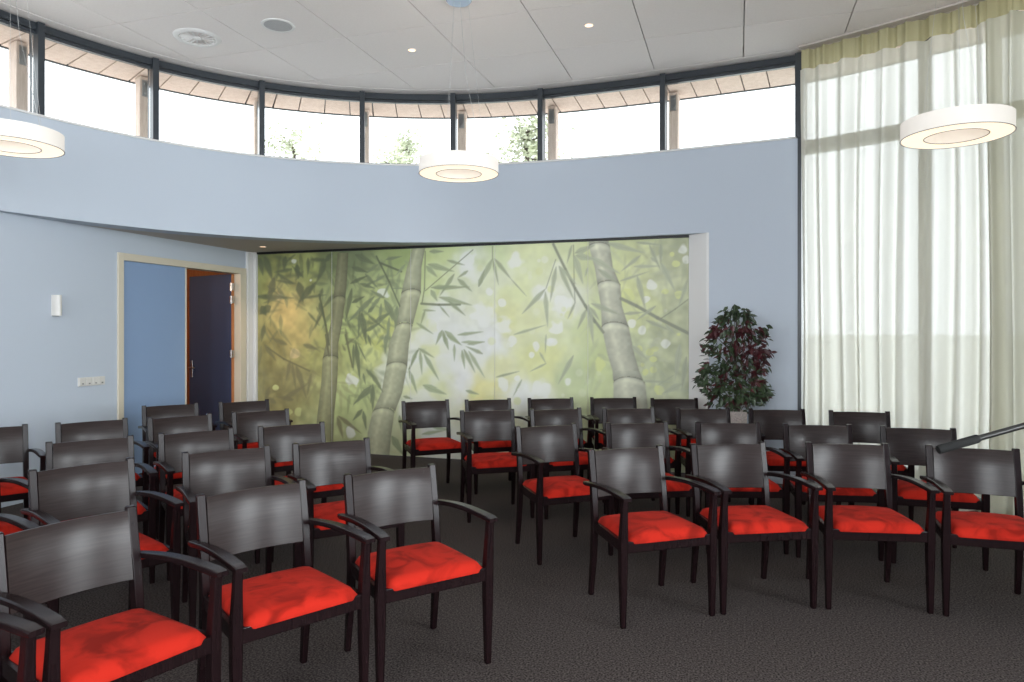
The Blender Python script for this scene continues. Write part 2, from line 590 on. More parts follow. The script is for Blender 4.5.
for y0, y1 in SIDE_WIN:
    fb, gb = bmesh.new(), bmesh.new()
    for a, b, c, e in ((y0, y1, 0.55, 0.61), (y0, y1, 3.79, 3.85), (y0, y0 + 0.06, 0.55, 3.85), (y1 - 0.06, y1, 0.55, 3.85)):
        box(fb, 3.79, 3.91, a, b, c, e)
    box(gb, 3.846, 3.854, y0 + 0.03, y1 - 0.03, 0.58, 3.82)
    window(fb, gb)

# ---------------------------------------------------------------- eaves and timber posts outside
bm = bmesh.new()
s = MUL[0]
while s < S_END - 0.3:
    a = [at(s + 0.006), at(s + 0.246)]
    r0 = [x[0] + x[1] * 0.16 for x in a]
    r1 = [x[0] + x[1] * 0.60 for x in a]
    quad = [r0[0], r0[1], r1[1], r1[0]]
    loft(bm, [[(q.x, q.y, z + (0.02 if k < 2 else 0)) for k, q in enumerate(quad)] for z in (H - 0.10, H - 0.078)])
    s += 0.252
struct(obj('roof_eaves', bm, M['eave']))
bm = bmesh.new()
band(bm, S_L0, S_POST - 0.9, 2.62, 2.72, 0.16, 2.3)
struct(obj('roof_low', bm, M['roof_bounce']))  # unseen roof carrying the posts, made pale to bounce light onto the eaves
bm = bmesh.new()
band(bm, MUL[0], S_END - 0.3, H - 0.055, H + 0.12, 0.15, 0.64)
band(bm, MUL[0], S_END - 0.3, H - 0.108, H - 0.0, 0.610, 0.64)
struct(obj('roof_overhang', bm, M['anthracite']))
nth = ['first', 'second', 'third', 'fourth', 'fifth', 'sixth', 'seventh', 'eighth']
vis = [m for m in MUL if m >= arc_of(-5.90, 4.3)]
for k, m in enumerate(vis[:-1]):
    p, nr, d = at(m + (0.02 if k < 4 else 0.05))
    q = p + nr * 0.42
    t = thing('timber_post', 'pale timber post outside the high windows, behind the %s dark mullion from the left' % nth[k], 'post', (q.x, q.y, 2.72), math.atan2(d.y, d.x), 'timber posts outside the high windows')
    bm = bmesh.new()
    box(bm, -0.05, 0.05, -0.07, 0.07, 0.0, H - 0.10 - 2.72, 0.006)
    obj('post', bm, M['timber'], t)
    for z in (H - 0.22 - 2.72, SILL + 0.03 - 2.72):
        bm = bmesh.new()
        hz = 0.085 if z > 1 else 0.02
        box(bm, -0.030, 0.030, -0.085, -0.068, z - hz, z + hz, 0.003)
        for dz in ((-0.05, 0.05) if z > 1 else (0,)):
            b2 = Matrix.Translation((0, -0.088, z + dz)) @ Matrix.Rotation(PI / 2, 4, 'X')
            bmesh.ops.create_cone(bm, cap_ends=True, segments=10, radius1=0.014, radius2=0.014, depth=0.016, matrix=b2)
        obj('bracket', bm, M['steel'], t)

# trees beyond the windows
def tree(x, y, h, r, seed, label, n=900, low=0.35):
    rnd = random.Random(seed)
    t = thing('tree', label, 'tree', (x, y, -0.14), 0, 'trees beyond the high windows')
    bm = bmesh.new()
    tube(bm, [(0, 0, 0), (0.05, 0.03, h * 0.4), (0.0, 0.05, h * 0.75), (0.04, 0, h * 0.96)], [0.16, 0.12, 0.07, 0.02], 8)
    tips = []
    for k in range(26):
        a, z = rnd.uniform(0, 2 * PI), h * rnd.uniform(low, 0.98)
        sc = r * math.sqrt(max(0.05, 1 - ((z / h - 0.62) / 0.40) ** 2)) * rnd.uniform(0.55, 1.0)
        e = Vector((math.cos(a) * sc, math.sin(a) * sc, z + sc * 0.10))
        tube(bm, [(0, 0, z), tuple(e * 0.5 + Vector((0, 0, z * 0.5))), tuple(e)], [0.035, 0.022, 0.008], 5)
        tips += [e, (e + Vector((0, 0, z))) / 2, e * 0.75 + Vector((0, 0, z * 0.25))]
    tips.append(Vector((0, 0, h)))
    obj('trunk', bm, M['bark'], t)
    bm = bmesh.new()
    for k in range(n):
        c = rnd.choice(tips) + Vector((rnd.gauss(0, 0.22), rnd.gauss(0, 0.22), rnd.gauss(0, 0.2)))
        L, w = rnd.uniform(0.05, 0.095), rnd.uniform(0.028, 0.05)
        mt = Matrix.Translation(c) @ Matrix.Rotation(rnd.uniform(0, 6.28), 4, 'Z') @ Matrix.Rotation(rnd.uniform(-1.2, 1.2), 4, 'X') @ Matrix.Rotation(rnd.uniform(-1, 1), 4, 'Y')
        vv = [bm.verts.new(mt @ Vector(q)) for q in ((-L, 0, 0), (-L * .2, w, 0.012), (L, 0, 0), (-L * .2, -w, 0.012))]
        bm.faces.new(vv[:3]); bm.faces.new((vv[0], vv[2], vv[3]))
    obj('foliage', bm, M['treeleaf'], t)
    return t

# ---------------------------------------------------------------- bamboo-print folding partition
CUL=[[[1.247,2.47,0.155,0],[1.225,2.193,0.165,0],[1.195,1.905,0.176,1],[1.156,1.596,0.162,0],[1.095,1.337,0.174,0],[1.072,1.157,0.225,1],[1.054,0.857,0.229,0],[1.008,0.495,0.24,0],[0.98,0.133,0.267,0]],[[2.276,2.492,0.169,0],[2.213,2.264,0.2,0],[2.17,1.948,0.27,1],[2.075,1.555,0.237,1],[2.016,1.367,0.266,0],[1.978,1.069,0.29,1],[1.915,0.771,0.286,0],[1.8,0.515,0.306,1],[1.748,0.259,0.331,0],[1.73,-0.018,0.312,0]],[[4.431,2.504,0.22,0],[4.443,2.424,0.238,1],[4.489,2.203,0.205,0],[4.546,1.999,0.259,1],[4.572,1.779,0.237,0],[4.616,1.534,0.306,1],[4.678,1.242,0.3,0],[4.73,1.068,0.299,0],[4.765,0.93,0.353,1],[4.786,0.635,0.389,0]]]
BR=[[0.035,[[4.678,1.857],[4.843,1.776],[5.065,1.645],[5.382,1.482]]],[0.03,[[4.278,1.792],[4.386,1.622],[4.484,1.49]]],[0.029,[[3.918,2.478],[4.056,2.195],[4.166,1.978],[4.39,1.603]]],[0.01,[[5.099,1.636],[5.25,1.738],[5.382,1.838]]],[0.021,[[1.708,2.415],[1.882,2.099],[2.021,1.806]]],[0.027,[[2.307,1.831],[2.536,1.815],[2.801,1.816]]],[0.025,[[1.751,2.336],[2.043,2.221]]],[0.013,[[2.318,1.841],[2.349,2.012],[2.359,2.451]]],[0.01,[[2.359,1.984],[2.962,2.449]]],[0.026,[[1.281,1.457],[1.382,1.062]]],[0.026,[[1.008,1.457],[1.054,1.197]]],[0.021,[[0.155,1.29],[0.397,1.149],[0.776,1.002]]],[0.028,[[0.916,1.959],[1.008,1.577],[1.054,1.337]]],[0.014,[[2.142,1.049],[2.267,1.277]]],[0.009,[[3.203,2.477],[3.203,2.329]]],[0.007,[[3.946,2.306],[3.834,1.984]]],[0.009,[[4.148,2.46],[4.157,2.032],[4.166,1.818]]]]
LV=[[3.203,2.339,3.035,2.018,0.068],[3.203,2.339,3.271,2.032,0.037],[3.222,2.338,3.426,2.093,0.054],[3.426,2.093,3.608,1.898,0.017],[3.825,1.976,3.551,1.698,0.063],[3.825,1.948,3.853,1.551,0.06],[3.951,2.225,3.881,1.83,0.056],[3.983,2.224,4.157,1.845,0.056],[3.983,2.233,4.184,2.022,0.046],[4.13,2.461,4.075,2.257,0.036],[4.157,2.344,4.257,2.021,0.082],[4.166,2.37,4.39,2.451,0.074],[4.293,1.745,4.193,1.524,0.052],[4.32,1.798,4.374,1.356,0.073],[4.175,2.343,4.39,2.292,0.082],[4.311,2.206,4.275,2.1,0.036],[4.166,1.818,4.084,1.64,0.033],[3.242,0.974,3.522,1.047,0.031],[3.551,0.953,3.446,0.767,0.03],[4.148,1.233,3.973,0.908,0.059],[3.834,1.464,3.825,1.257,0.023],[3.759,1.265,3.834,1.139,0.027],[3.834,1.139,3.646,1.046,0.027],[3.455,1.464,3.834,1.573,0.034],[4.528,2.465,4.929,2.346,0.073],[4.332,2.322,4.669,2.128,0.073],[4.422,2.187,4.66,2.014,0.062],[4.817,2.202,5.099,2.199,0.042],[4.851,2.097,4.937,1.741,0.064],[4.35,1.808,4.669,1.682,0.065],[4.886,2.321,4.678,2.154,0.048],[4.669,2.049,4.98,2.146,0.032],[4.843,2.462,5.099,2.426,0.032],[4.997,2.292,5.073,2.229,0.038],[5.099,2.426,5.099,2.22,0.047],[4.341,1.764,4.44,1.622,0.049],[5.048,1.774,4.843,1.62,0.041],[4.98,2.43,5.099,2.151,0.041],[5.099,2.237,5.25,1.925,0.063],[5.382,2.059,5.283,1.754,0.047],[4.946,1.62,5.183,1.516,0.048],[4.704,1.691,4.929,1.706,0.042],[4.877,0.967,5.233,0.957,0.035],[5.233,1.034,5.065,0.919,0.016],[5.316,0.942,5.115,0.835,0.078],[5.3,1.368,5.25,0.992,0.078],[5.366,1.232,5.316,0.874,0.062],[4.791,1.348,4.963,1.193,0.064],[5.149,1.572,5.25,1.47,0.038],[2.391,2.298,2.73,2.203,0.079],[2.73,2.175,2.546,1.923,0.059],[2.432,2.02,2.76,2.033,0.053],[2.902,2.208,2.771,2.127,0.041],[2.771,2.117,2.952,1.964,0.062],[2.474,2.01,2.922,2.02,0.052],[2.432,1.992,2.515,1.857,0.07],[2.536,1.905,2.952,1.805,0.07],[2.659,1.855,2.871,1.684,0.052],[2.546,1.8,2.669,1.667,0.028],[2.577,1.516,2.494,1.341,0.052],[2.608,1.506,2.811,1.347,0.07],[2.587,1.506,2.618,1.346,0.049],[2.771,1.459,3.091,1.497,0.045],[2.821,1.375,3.108,1.376,0.041],[2.244,1.602,2.463,1.468,0.042],[2.359,1.764,2.297,1.573,0.035],[2.328,1.755,2.494,1.744,0.032],[2.638,2.338,2.861,2.274,0.042],[2.412,2.449,2.597,2.443,0.053],[2.37,2.279,2.515,2.142,0.07],[3.031,2.018,3.108,2.221,0.06],[1.817,1.886,1.989,1.574,0.099],[1.773,1.838,1.751,1.575,0.05],[1.762,1.916,1.598,1.752,0.057],[1.686,1.614,1.903,1.73,0.072],[1.882,1.672,1.849,1.341,0.054],[1.598,1.693,1.838,1.516,0.043],[1.554,1.497,1.773,1.614,0.054],[1.73,2.317,1.554,2.204,0.054],[1.817,1.906,1.62,2.006,0.047],[1.989,1.806,1.957,1.516,0.071],[1.838,2.372,2.053,2.404,0.047],[1.817,2.178,1.642,2.084,0.043],[1.925,2.02,2.096,2.017,0.025],[1.554,2.204,1.73,2.024,0.054],[1.554,2.047,1.686,2.123,0.043],[1.882,2.079,1.795,1.906,0.039],[2.096,2.306,1.968,2.174,0.046],[1.427,1.358,1.483,0.906,0.073],[1.393,1.339,1.393,1.022,0.047],[1.46,1.339,1.571,1.133,0.029],[1.527,0.985,1.56,0.848,0.04],[1.571,1.035,1.69,0.91,0.051],[1.637,0.84,1.393,0.607,0.081],[1.67,0.831,1.626,0.634,0.054],[1.179,0.461,1.505,0.256,0.062],[1.168,0.451,1.247,0.185,0.073],[1.516,0.552,1.382,0.409,0.062],[1.527,0.533,1.571,0.299,0.062],[1.281,1.338,1.416,1.418,0.04],[1.593,1.457,1.637,1.32,0.043],[1.281,1.259,1.236,1.338,0.037],[0.493,1.129,0.433,0.883,0.068],[0.576,1.069,0.729,0.667,0.094],[0.799,0.972,0.741,0.708,0.056],[0.517,1.109,0.576,0.764,0.056],[0.18,0.796,0.107,0.587,0.076],[0.373,0.636,0.753,0.85,0.075],[0.277,0.592,0.107,0.67,0.076],[0.54,0.641,0.277,0.675,0.067],[0.107,1.331,0.277,1.127,0.076],[0.445,1.333,0.204,1.414,0.068],[0.682,1.334,0.892,1.275,0.067],[-0.041,1.953,0.54,1.924,0.076],[0.253,2.196,0.155,1.847,0.114],[0.612,2.126,0.682,1.861,0.131],[0.823,2.081,0.612,1.862,0.111],[0.107,2.468,0.228,2.155,0.114],[0.421,2.457,0.397,2.274,0.094],[0.445,2.395,0.564,2.473,0.038],[0.588,2.35,0.612,2.167,0.094],[0.753,2.426,0.753,2.224,0.056],[1.008,2.358,0.869,2.101,0.083],[0.277,2.051,0.155,1.992,0.057],[0.058,1.828,0.131,1.703,0.114],[0.204,1.826,0.033,1.724,0.114],[0.517,2.291,0.253,2.257,0.056],[0.962,2.038,0.916,1.899,0.055],[0.799,2.405,1.054,2.387,0.056],[1.371,2.031,1.281,1.616,0.073],[1.681,1.927,1.304,1.606,0.072],[1.505,1.733,1.571,1.34,0.091],[1.483,1.753,1.46,1.418,0.054],[1.281,1.536,1.326,1.338,0.029],[1.593,1.732,1.69,1.81,0.054],[1.349,2.091,1.593,2.184,0.055],[1.371,1.853,1.549,1.929,0.055],[1.371,2.288,1.593,2.223,0.073],[0.682,2.185,0.517,2.332,0.048],[0.869,2.121,0.753,1.982,0.056],[0.916,1.858,0.985,1.657,0.074],[0.753,1.739,0.916,1.577,0.037],[0.033,2.449,0.082,2.22,0.095],[0.301,2.236,0.54,2.107,0.049],[0.564,2.107,0.277,2.154,0.045],[0.682,1.922,1.008,1.957,0.041],[0.962,1.737,0.823,1.517,0.037],[1.483,2.088,1.69,2.025,0.054],[1.416,2.445,1.69,2.318,0.091],[1.1,2.475,0.962,2.339,0.073],[0.107,1.579,0.058,1.372,0.076],[2.142,1.038,2.254,0.768,0.063],[2.254,1.277,2.142,1.027,0.054],[2.291,1.266,2.316,0.984,0.05],[2.341,1.233,2.537,0.921,0.062],[2.267,1.3,2.476,1.189,0.046],[2.328,0.86,2.634,0.767,0.083],[2.598,1.459,2.658,1.281,0.062],[2.634,1.459,2.826,1.337,0.057],[2.73,1.348,2.73,1.148,0.041],[2.826,1.282,2.861,1.061,0.049],[2.849,1.293,2.991,1.019,0.053],[2.909,1.272,3.108,0.966,0.053],[2.897,1.349,3.108,1.383,0.045],[2.873,0.818,3.038,0.778,0.045],[1.632,0.995,1.8,0.768,0.064],[1.645,0.81,1.554,0.715,0.06],[1.658,0.856,1.658,0.533,0.068],[1.915,0.244,2.067,0.023,0.105],[2.016,0.499,2.041,0.318,0.055],[2.067,0.729,2.192,0.699,0.042],[1.838,1.458,1.825,1.228,0.063],[2.439,0.38,2.682,0.345,0.05],[2.316,0.284,2.61,0.342,0.05],[3.085,1.24,2.873,1.327,0.048]]
BG=[[0.111,2.416,110,120,60],[0.187,2.222,165,165,78],[0.486,1.747,208,180,98],[0.633,1.456,200,178,95],[0.187,1.264,150,140,72],[0.111,0.622,150,140,78],[0.412,0.885,150,142,78],[0.923,1.27,165,165,82],[0.778,2.27,165,172,84],[1.065,2.386,120,132,76],[1.346,2.439,112,126,80],[1.277,2.011,150,165,100],[1.277,1.518,185,200,108],[1.346,0.659,190,205,122],[1.69,1.518,200,205,98],[1.622,1.883,190,202,118],[2.026,2.357,160,180,100],[1.959,1.878,190,205,130],[2.288,2.23,200,215,130],[2.673,2.395,206,220,140],[2.924,2.305,222,228,205],[2.673,1.635,226,228,216],[2.353,1.281,222,226,165],[2.482,0.988,216,222,150],[2.799,0.935,228,228,226],[2.546,0.225,215,216,206],[2.924,1.401,226,228,222],[3.291,2.089,222,228,190],[3.169,2.436,205,220,155],[3.648,2.419,218,225,160],[3.53,1.97,220,228,160],[3.411,1.654,222,224,150],[3.996,1.85,225,228,208],[3.169,1.345,226,228,226],[3.291,1.06,225,226,160],[3.823,1.181,222,225,142],[3.108,0.804,228,220,135],[3.996,1.35,214,222,170],[4.166,1.019,190,205,145],[3.648,0.728,226,228,210],[4.879,2.322,210,218,146],[4.772,1.948,215,221,142],[4.879,1.731,208,216,140],[5.09,2.048,190,196,150],[5.298,2.308,168,174,128],[5.298,1.621,172,178,134],[4.879,1.301,188,198,146],[4.445,1.079,196,210,135],[4.334,1.516,196,208,140],[5.09,0.877,176,184,138],[5.4,0.78,166,174,132],[4.445,2.336,196,206,140],[2.026,0.2,190,195,140],[1.206,0.162,180,190,120]]
BL=[[3.899,1.374,0.063,1],[3.722,1.328,0.045,1],[3.436,1.391,0.055,1],[3.339,0.893,0.074,1],[3.503,0.97,0.04,1],[3.759,0.831,0.109,1],[3.665,1.228,0.04,1],[4.084,0.955,0.054,1],[3.551,0.77,0.11,1],[3.89,1.398,0.058,1],[3.164,1.96,0.046,1],[3.085,1.72,0.149,1],[3.339,1.57,0.101,1],[3.474,2.321,0.11,1],[4.02,1.82,0.108,1],[3.946,1.551,0.081,1],[3.31,1.828,0.041,1],[5.149,1.927,0.038,2],[5.25,2.216,0.043,2],[5.333,2.383,0.054,1],[5.366,2.263,0.041,1],[5.283,1.899,0.043,2],[5.005,1.999,0.055,1],[4.946,1.844,0.035,1],[4.791,1.586,0.042,1],[4.911,1.507,0.042,1],[5.216,2.319,0.024,2],[4.721,1.9,0.105,2],[5.141,1.35,0.051,1],[4.886,1.313,0.035,2],[4.98,1.28,0.038,2],[5.022,1.091,0.038,2],[4.937,1.072,0.038,2],[4.903,1.141,0.021,2],[5.039,1.306,0.034,2],[5.022,1.203,0.031,2],[5.283,1.47,0.031,2],[4.44,1.134,0.079,2],[5.09,0.868,0.052,2],[1.371,0.903,0.089,1],[0.54,1.211,0.073,3],[2.902,2.339,0.112,1],[1.795,1.964,0.078,1],[0.54,2.392,0.037,1],[0.788,2.143,0.028,1],[0.612,0.481,0.061,2],[0.469,0.496,0.049,2],[0.277,0.798,0.045,2],[1.349,0.269,0.069,1],[1.606,1.203,0.139,2],[0.349,1.947,0.061,3],[1.686,1.497,0.098,2],[2.453,1.573,0.076,2]]

def mural_image():
    W, Hh, px = 5.42, 2.50, 0.008
    nx, nz = int(W / px), int(Hh / px)
    X, Z = np.meshgrid((np.arange(nx) + .5) * px, (np.arange(nz) + .5) * px)
    rs = np.random.RandomState(4)
    def noise(sc, seed):
        r = np.random.RandomState(seed)
        gx, gz = int(W / sc) + 3, int(Hh / sc) + 3
        g = r.rand(gz, gx)
        fx, fz = X / sc, Z / sc
        ix, iz = fx.astype(int), fz.astype(int)
        tx, tz = fx - ix, fz - iz
        tx, tz = tx * tx * (3 - 2 * tx), tz * tz * (3 - 2 * tz)
        return (g[iz, ix] * (1 - tx) + g[iz, ix + 1] * tx) * (1 - tz) + (g[iz + 1, ix] * (1 - tx) + g[iz + 1, ix + 1] * tx) * tz
    wx = X + (noise(.16, 1) - .5) * .22 + (noise(.07, 2) - .5) * .09
    wz = Z + (noise(.16, 3) - .5) * .22 + (noise(.07, 5) - .5) * .09
    img = np.zeros((nz, nx, 3)); wt = np.zeros((nz, nx))
    for s, z, r, g, b in BG:
        w = 1.0 / (((wx - s) ** 2 + (wz - z) ** 2) + 0.012) ** 1.7
        img += w[..., None] * np.array([r, g, b]); wt += w
    img /= wt[..., None]
    # mottled out-of-focus greenery
    m = (noise(.11, 7) * .6 + noise(.05, 8) * .4) - .5
    dark = np.clip(1.25 - X / 2.2, 0.25, 1.0) + np.clip((X - 4.3) / 1.2, 0, .6)
    img *= (1 + m * 0.36 * dark)[..., None]
    for s, z, r, k in BL:
        d = np.hypot(X - s, Z - z) + (noise(.06, int(s * 97) % 90 + 9) - .5) * r * .9
        a = np.clip((r * 1.05 - d) / (r * .28), 0, 1) * .8
        c = {1: (232, 234, 226), 2: (214, 222, 128), 3: (222, 196, 130)}[k]
        img = img * (1 - a[..., None]) + np.array(c) * a[..., None]
    for s, z, r in ((2.05, 1.25, .26), (2.35, 1.45, .24), (2.25, 1.05, .30), (2.5, 1.75, .2), (1.9, .95, .2), (2.2, .6, .3), (3.45, .75, .22), (2.95, 2.2, .16), (3.75, 1.95, .14), (2.72, 1.35, .22), (2.6, 1.1, .22)):
        d = np.hypot(X - s, Z - z) + (noise(.13, int(s * 71) % 80 + 5) - .5) * r * 1.3
        a = np.clip((r - d) / (r * .5), 0, 1) * .62
        img = img * (1 - a[..., None]) + np.array((228, 230, 224)) * a[..., None]
    for k in range(90):
        s, z, r = rs.uniform(2.75, 5.2), rs.uniform(.6, 2.4), rs.uniform(.018, .06)
        d = np.hypot(X - s, Z - z)
        a = np.clip((r - d) / (r * .35), 0, 1) * rs.uniform(.2, .6) * (1 if s < 4.2 else .5)
        img = img * (1 - a[..., None]) + np.array((230, 232, 214) if k % 3 else (216, 222, 140)) * a[..., None]
    def stroke(p, q, w0, w1, col, al, soft, wmul=None):
        dx, dz = q[0] - p[0], q[1] - p[1]
        L2 = dx * dx + dz * dz + 1e-9
        wm = max(w0, w1) + soft + .02
        x0, x1 = max(int((min(p[0], q[0]) - wm) / px), 0), min(int((max(p[0], q[0]) + wm) / px) + 1, nx)
        z0, z1 = max(int((min(p[1], q[1]) - wm) / px), 0), min(int((max(p[1], q[1]) + wm) / px) + 1, nz)
        if x1 <= x0 or z1 <= z0: return
        xx, zz = X[z0:z1, x0:x1], Z[z0:z1, x0:x1]
        t = ((xx - p[0]) * dx + (zz - p[1]) * dz) / L2
        tc = np.clip(t, 0, 1)
        d = np.hypot(xx - p[0] - tc * dx, zz - p[1] - tc * dz)
        hw = (w0 + (w1 - w0) * tc) / 2 if wmul is None else wmul(tc) * w0 / 2
        a = np.clip((hw - d) / soft + .5, 0, 1) * al
        img[z0:z1, x0:x1] = img[z0:z1, x0:x1] * (1 - a[..., None]) + np.array(col) * a[..., None]
    leafw = lambda t: np.clip(np.minimum(1.9 * t ** .6, 1.25 * (1 - t) ** .75), 0, 1)
    def tone(s, z):
        a = np.array([92, 102, 66]); b = np.array([146, 160, 114]); c = np.array([160, 167, 136])
        if s < 1.3: return a + (np.array([128, 122, 78]) - a) * np.clip((1.75 - z) / .6, 0, 1)
        if s < 2.2: return a + (b - a) * (s - 1.3) / .9
        return b + (c - b) * np.clip((s - 2.2) / 2.2, 0, 1)
    # soft, far foliage on both flanks
    for k in range(330):
        left = k < 250
        s = rs.uniform(0, 2.1) if left else rs.uniform(4.3, 5.4)
        z = rs.uniform(.7, 2.5)
        if left and .35 < s < .8 and 1.35 < z < 1.8: continue
        a = rs.uniform(-2.4, .3); L = rs.uniform(.12, .34)
        stroke((s, z), (s + L * np.cos(a), z + L * np.sin(a)), rs.uniform(.03, .065), 0, tone(s, z) * rs.uniform(.9, 1.15), (.48 if z > 1.3 else .3) if left else .28, .035 if k % 2 else .018, leafw)
    def culms(which):
        for k in which:
            P = CUL[k]
            cols = (np.array([150, 150, 100]), np.array([170, 172, 132]), np.array([180, 181, 154]))[k]
            for i in range(len(P) - 1):
                (s0, z0, w0, n0), (s1, z1, w1, n1) = P[i], P[i + 1]
                ext = 0.02
                zz = (Z - z0) / (z1 - z0)
                cx = s0 + (s1 - s0) * zz
                hw = (w0 + (w1 - w0) * zz) / 2
                e = (X - cx) / hw
                bow0 = .48 * hw * np.sqrt(np.clip(1 - e * e, 0, 1)) if n0 else 0
                bow1 = .48 * hw * np.sqrt(np.clip(1 - e * e, 0, 1)) if n1 else 0
                ins = (np.abs(e) < 1.05) & (Z <= z0 + bow0 + 1e-4) & (Z > z1 + bow1 - 1e-4)
                a = np.clip((1 - np.abs(e)) / .07, 0, 1) * ins
                grain = 1 + (noise(.035, 30 + i) - .5) * .10
                sh = (1.04 - .22 * np.abs(e + .10) ** 2.4 + .10 * np.exp(-((e + .25) / .22) ** 2)) * grain
                if k == 0: sh = sh * (0.80 + .16 * np.clip((2.2 - Z) / 1.2, 0, 1))
                edge = np.zeros_like(X)
                if n0: edge = np.maximum(edge, np.exp(-((z0 + bow0 - Z) / .012) ** 2))
                if n0: sh = sh + .12 * np.exp(-((z0 + bow0 - Z - .05) / .03) ** 2)
                if n1: edge = np.maximum(edge, .35 * np.exp(-((Z - z1 - bow1) / .05) ** 2))
                col = cols * sh[..., None] * (1 - .42 * edge[..., None])
                img[:] = img * (1 - a[..., None]) + col * a[..., None]
    culms((0,))
    for w, pts in BR[9:13]:
        for p, q in zip(pts, pts[1:]): stroke(p, q, w, w, tone(*p) * .85, .8, .016)
    for s0, z0, s1, z1, w in LV:
        if s0 < 1.35 and s1 < 1.5: stroke((s0, z0), (s1, z1), w, 0, tone(s0, z0) * .95, .80, .026, leafw)
    culms((1, 2))
    for w, pts in BR[:9] + BR[13:]:
        for p, q in zip(pts, pts[1:]):
            t = tone(*p) * .78
            stroke(p, q, w, w, t, .88, .012)
    for s0, z0, s1, z1, w in LV:
        if not (s0 < 1.35 and s1 < 1.5):
            c = tone(s0, z0) * (0.97 + .1 * rs.rand())
            stroke((s0, z0), (s1, z1), w, 0, c, .82, .014, leafw)
            stroke((s0, z0), (s0 * .12 + s1 * .88, z0 * .12 + z1 * .88), w * .07, .0, c * .82, .5, .010)
    lum = img.mean(-1, keepdims=True)
    img = np.clip((img * .80 + lum * .20) * .90 + 23, 0, 255) / 255
    lin = np.where(img <= .04045, img / 12.92, ((img + .055) / 1.055) ** 2.4)
    return lin * 0.98, px, nx, nz

def partition():
    img, px, nx, nz = mural_image()
    S0 = -5.881
    t = thing('folding_partition', 'full-height folding partition printed with bamboo culms and leaves, beside the open door', 'partition', (S0 + 2.69, VM, 0))
    edges = [-5.881, -4.790, -3.7137, -2.6531, -1.5706, -0.4912]
    for k in range(5):
        a, b = edges[k] + 0.0025, edges[k + 1] - 0.0025
        i0, i1 = int((a - S0) / px), min(int((b - S0) / px), nx - 1)
        us = np.linspace(a, b, i1 - i0 + 1)
        zs = np.linspace(0.012, 2.488, nz)
        bm = bmesh.new()
        box(bm, a - t.location.x, b - t.location.x, 0.002, 0.07, 0.012, 2.488)
        n_box = len(bm.verts)
        me = bpy.data.meshes.new('panel')
        nu, nv = len(us), len(zs)
        co = np.zeros((nv, nu, 3)); co[..., 0] = us[None, :] - t.location.x; co[..., 2] = zs[:, None]
        bco = np.array([v.co[:] for v in bm.verts]); bm.verts.index_update()
        bf = np.array([[v.index for v in f.verts] for f in bm.faces])
        bm.free()
        idx = np.arange(nu * nv).reshape(nv, nu)
        q = np.stack([idx[:-1, :-1], idx[:-1, 1:], idx[1:, 1:], idx[1:, :-1]], -1).reshape(-1, 4)
        allv = np.vstack([co.reshape(-1, 3), bco]); allf = np.vstack([q, bf + nu * nv])
        me.vertices.add(len(allv)); me.vertices.foreach_set('co', allv.ravel())
        me.loops.add(allf.size); me.loops.foreach_set('vertex_index', allf.ravel().astype(np.int32))
        me.polygons.add(len(allf)); me.polygons.foreach_set('loop_start', np.arange(0, allf.size, 4, dtype=np.int32))
        mi = np.zeros(len(allf), dtype=np.int32); mi[len(q):] = 1
        me.materials.append(M['print_']); me.materials.append(M['white'])
        me.polygons.foreach_set('material_index', mi)
        col = np.ones((len(allv), 4)); ci = np.clip(((us - S0) / px).astype(int), 0, nx - 1)
        zi = np.clip((zs / px).astype(int), 0, nz - 1)
        col[:nu * nv, :3] = img[zi][:, ci].reshape(-1, 3)
        at_ = me.color_attributes.new('print', 'FLOAT_COLOR', 'POINT')
        at_.data.foreach_set('color', col.ravel())
        me.update(); me.validate()
        o = bpy.data.objects.new('panel', me); C.objects.link(o); o.parent = t
    bm = bmesh.new()
    box(bm, -5.93 - t.location.x, -0.49 - t.location.x, -0.012, 0.08, 2.490, SOF)
    obj('track', bm, M['black'], t)
    return t
partition()
# jambs either side of the partition
bm = bmesh.new()
p, nr, d = at(S_JAMB)
loft(bm, [[(-0.489, VM + 0.07, z), (-0.489, VM - 0.012, z), (p.x - 0.02, p.y - 0.006, z), (p.x + 0.004, p.y - 0.004, z), (p.x + 0.01, VM + 0.07, z)] for z in (0, SOF)])
struct(obj('trim_5', bm, M['white']))
bm = bmesh.new()
box(bm, UL, -5.93, 7.50, 7.70, 0, SOF)
box(bm, -5.925, -5.884, 7.585, 7.70, 0, SOF, 0.004)
struct(obj('trim_6', bm, M['white']))

# ---------------------------------------------------------------- door in the left wall
door = bpy.data.objects.new('door_1', None)
C.objects.link(door)
struct(door)
door.location = (UL, (D0 + D1) / 2, 0)
def dpart(name, boxes, m, parent=door, bev=0.003):
    bm = bmesh.new()
    for b in boxes:
        box(bm, *b, bev)
    return obj(name, bm, m, parent)
ym = (D0 + D1) / 2
y0, y1 = D0 - ym, D1 - ym
dpart('door_frame', [(-0.15, 0.022, y0 - 0.035, y0 + 0.030, 0, 2.300), (-0.15, 0.022, y1 - 0.085, y1 + 0.028, 0, 2.300), (-0.15, 0.022, y0 + 0.03, y1 - 0.085, 2.226, 2.300)], M['cream'])
ymul = 6.482 - ym
dpart('fixed_panel', [(-0.06, -0.012, y0 + 0.030, ymul, 0.01, 2.226)], M['leafblue'])
dpart('door_edge', [(-0.068, -0.008, ymul, ymul + 0.022, 0.01, 2.226)], M['cream'])
dpart('stop_strip', [(-0.15, -0.10, y1 - 0.10, y1 - 0.085, 0, 2.226)], M['orangewood'])
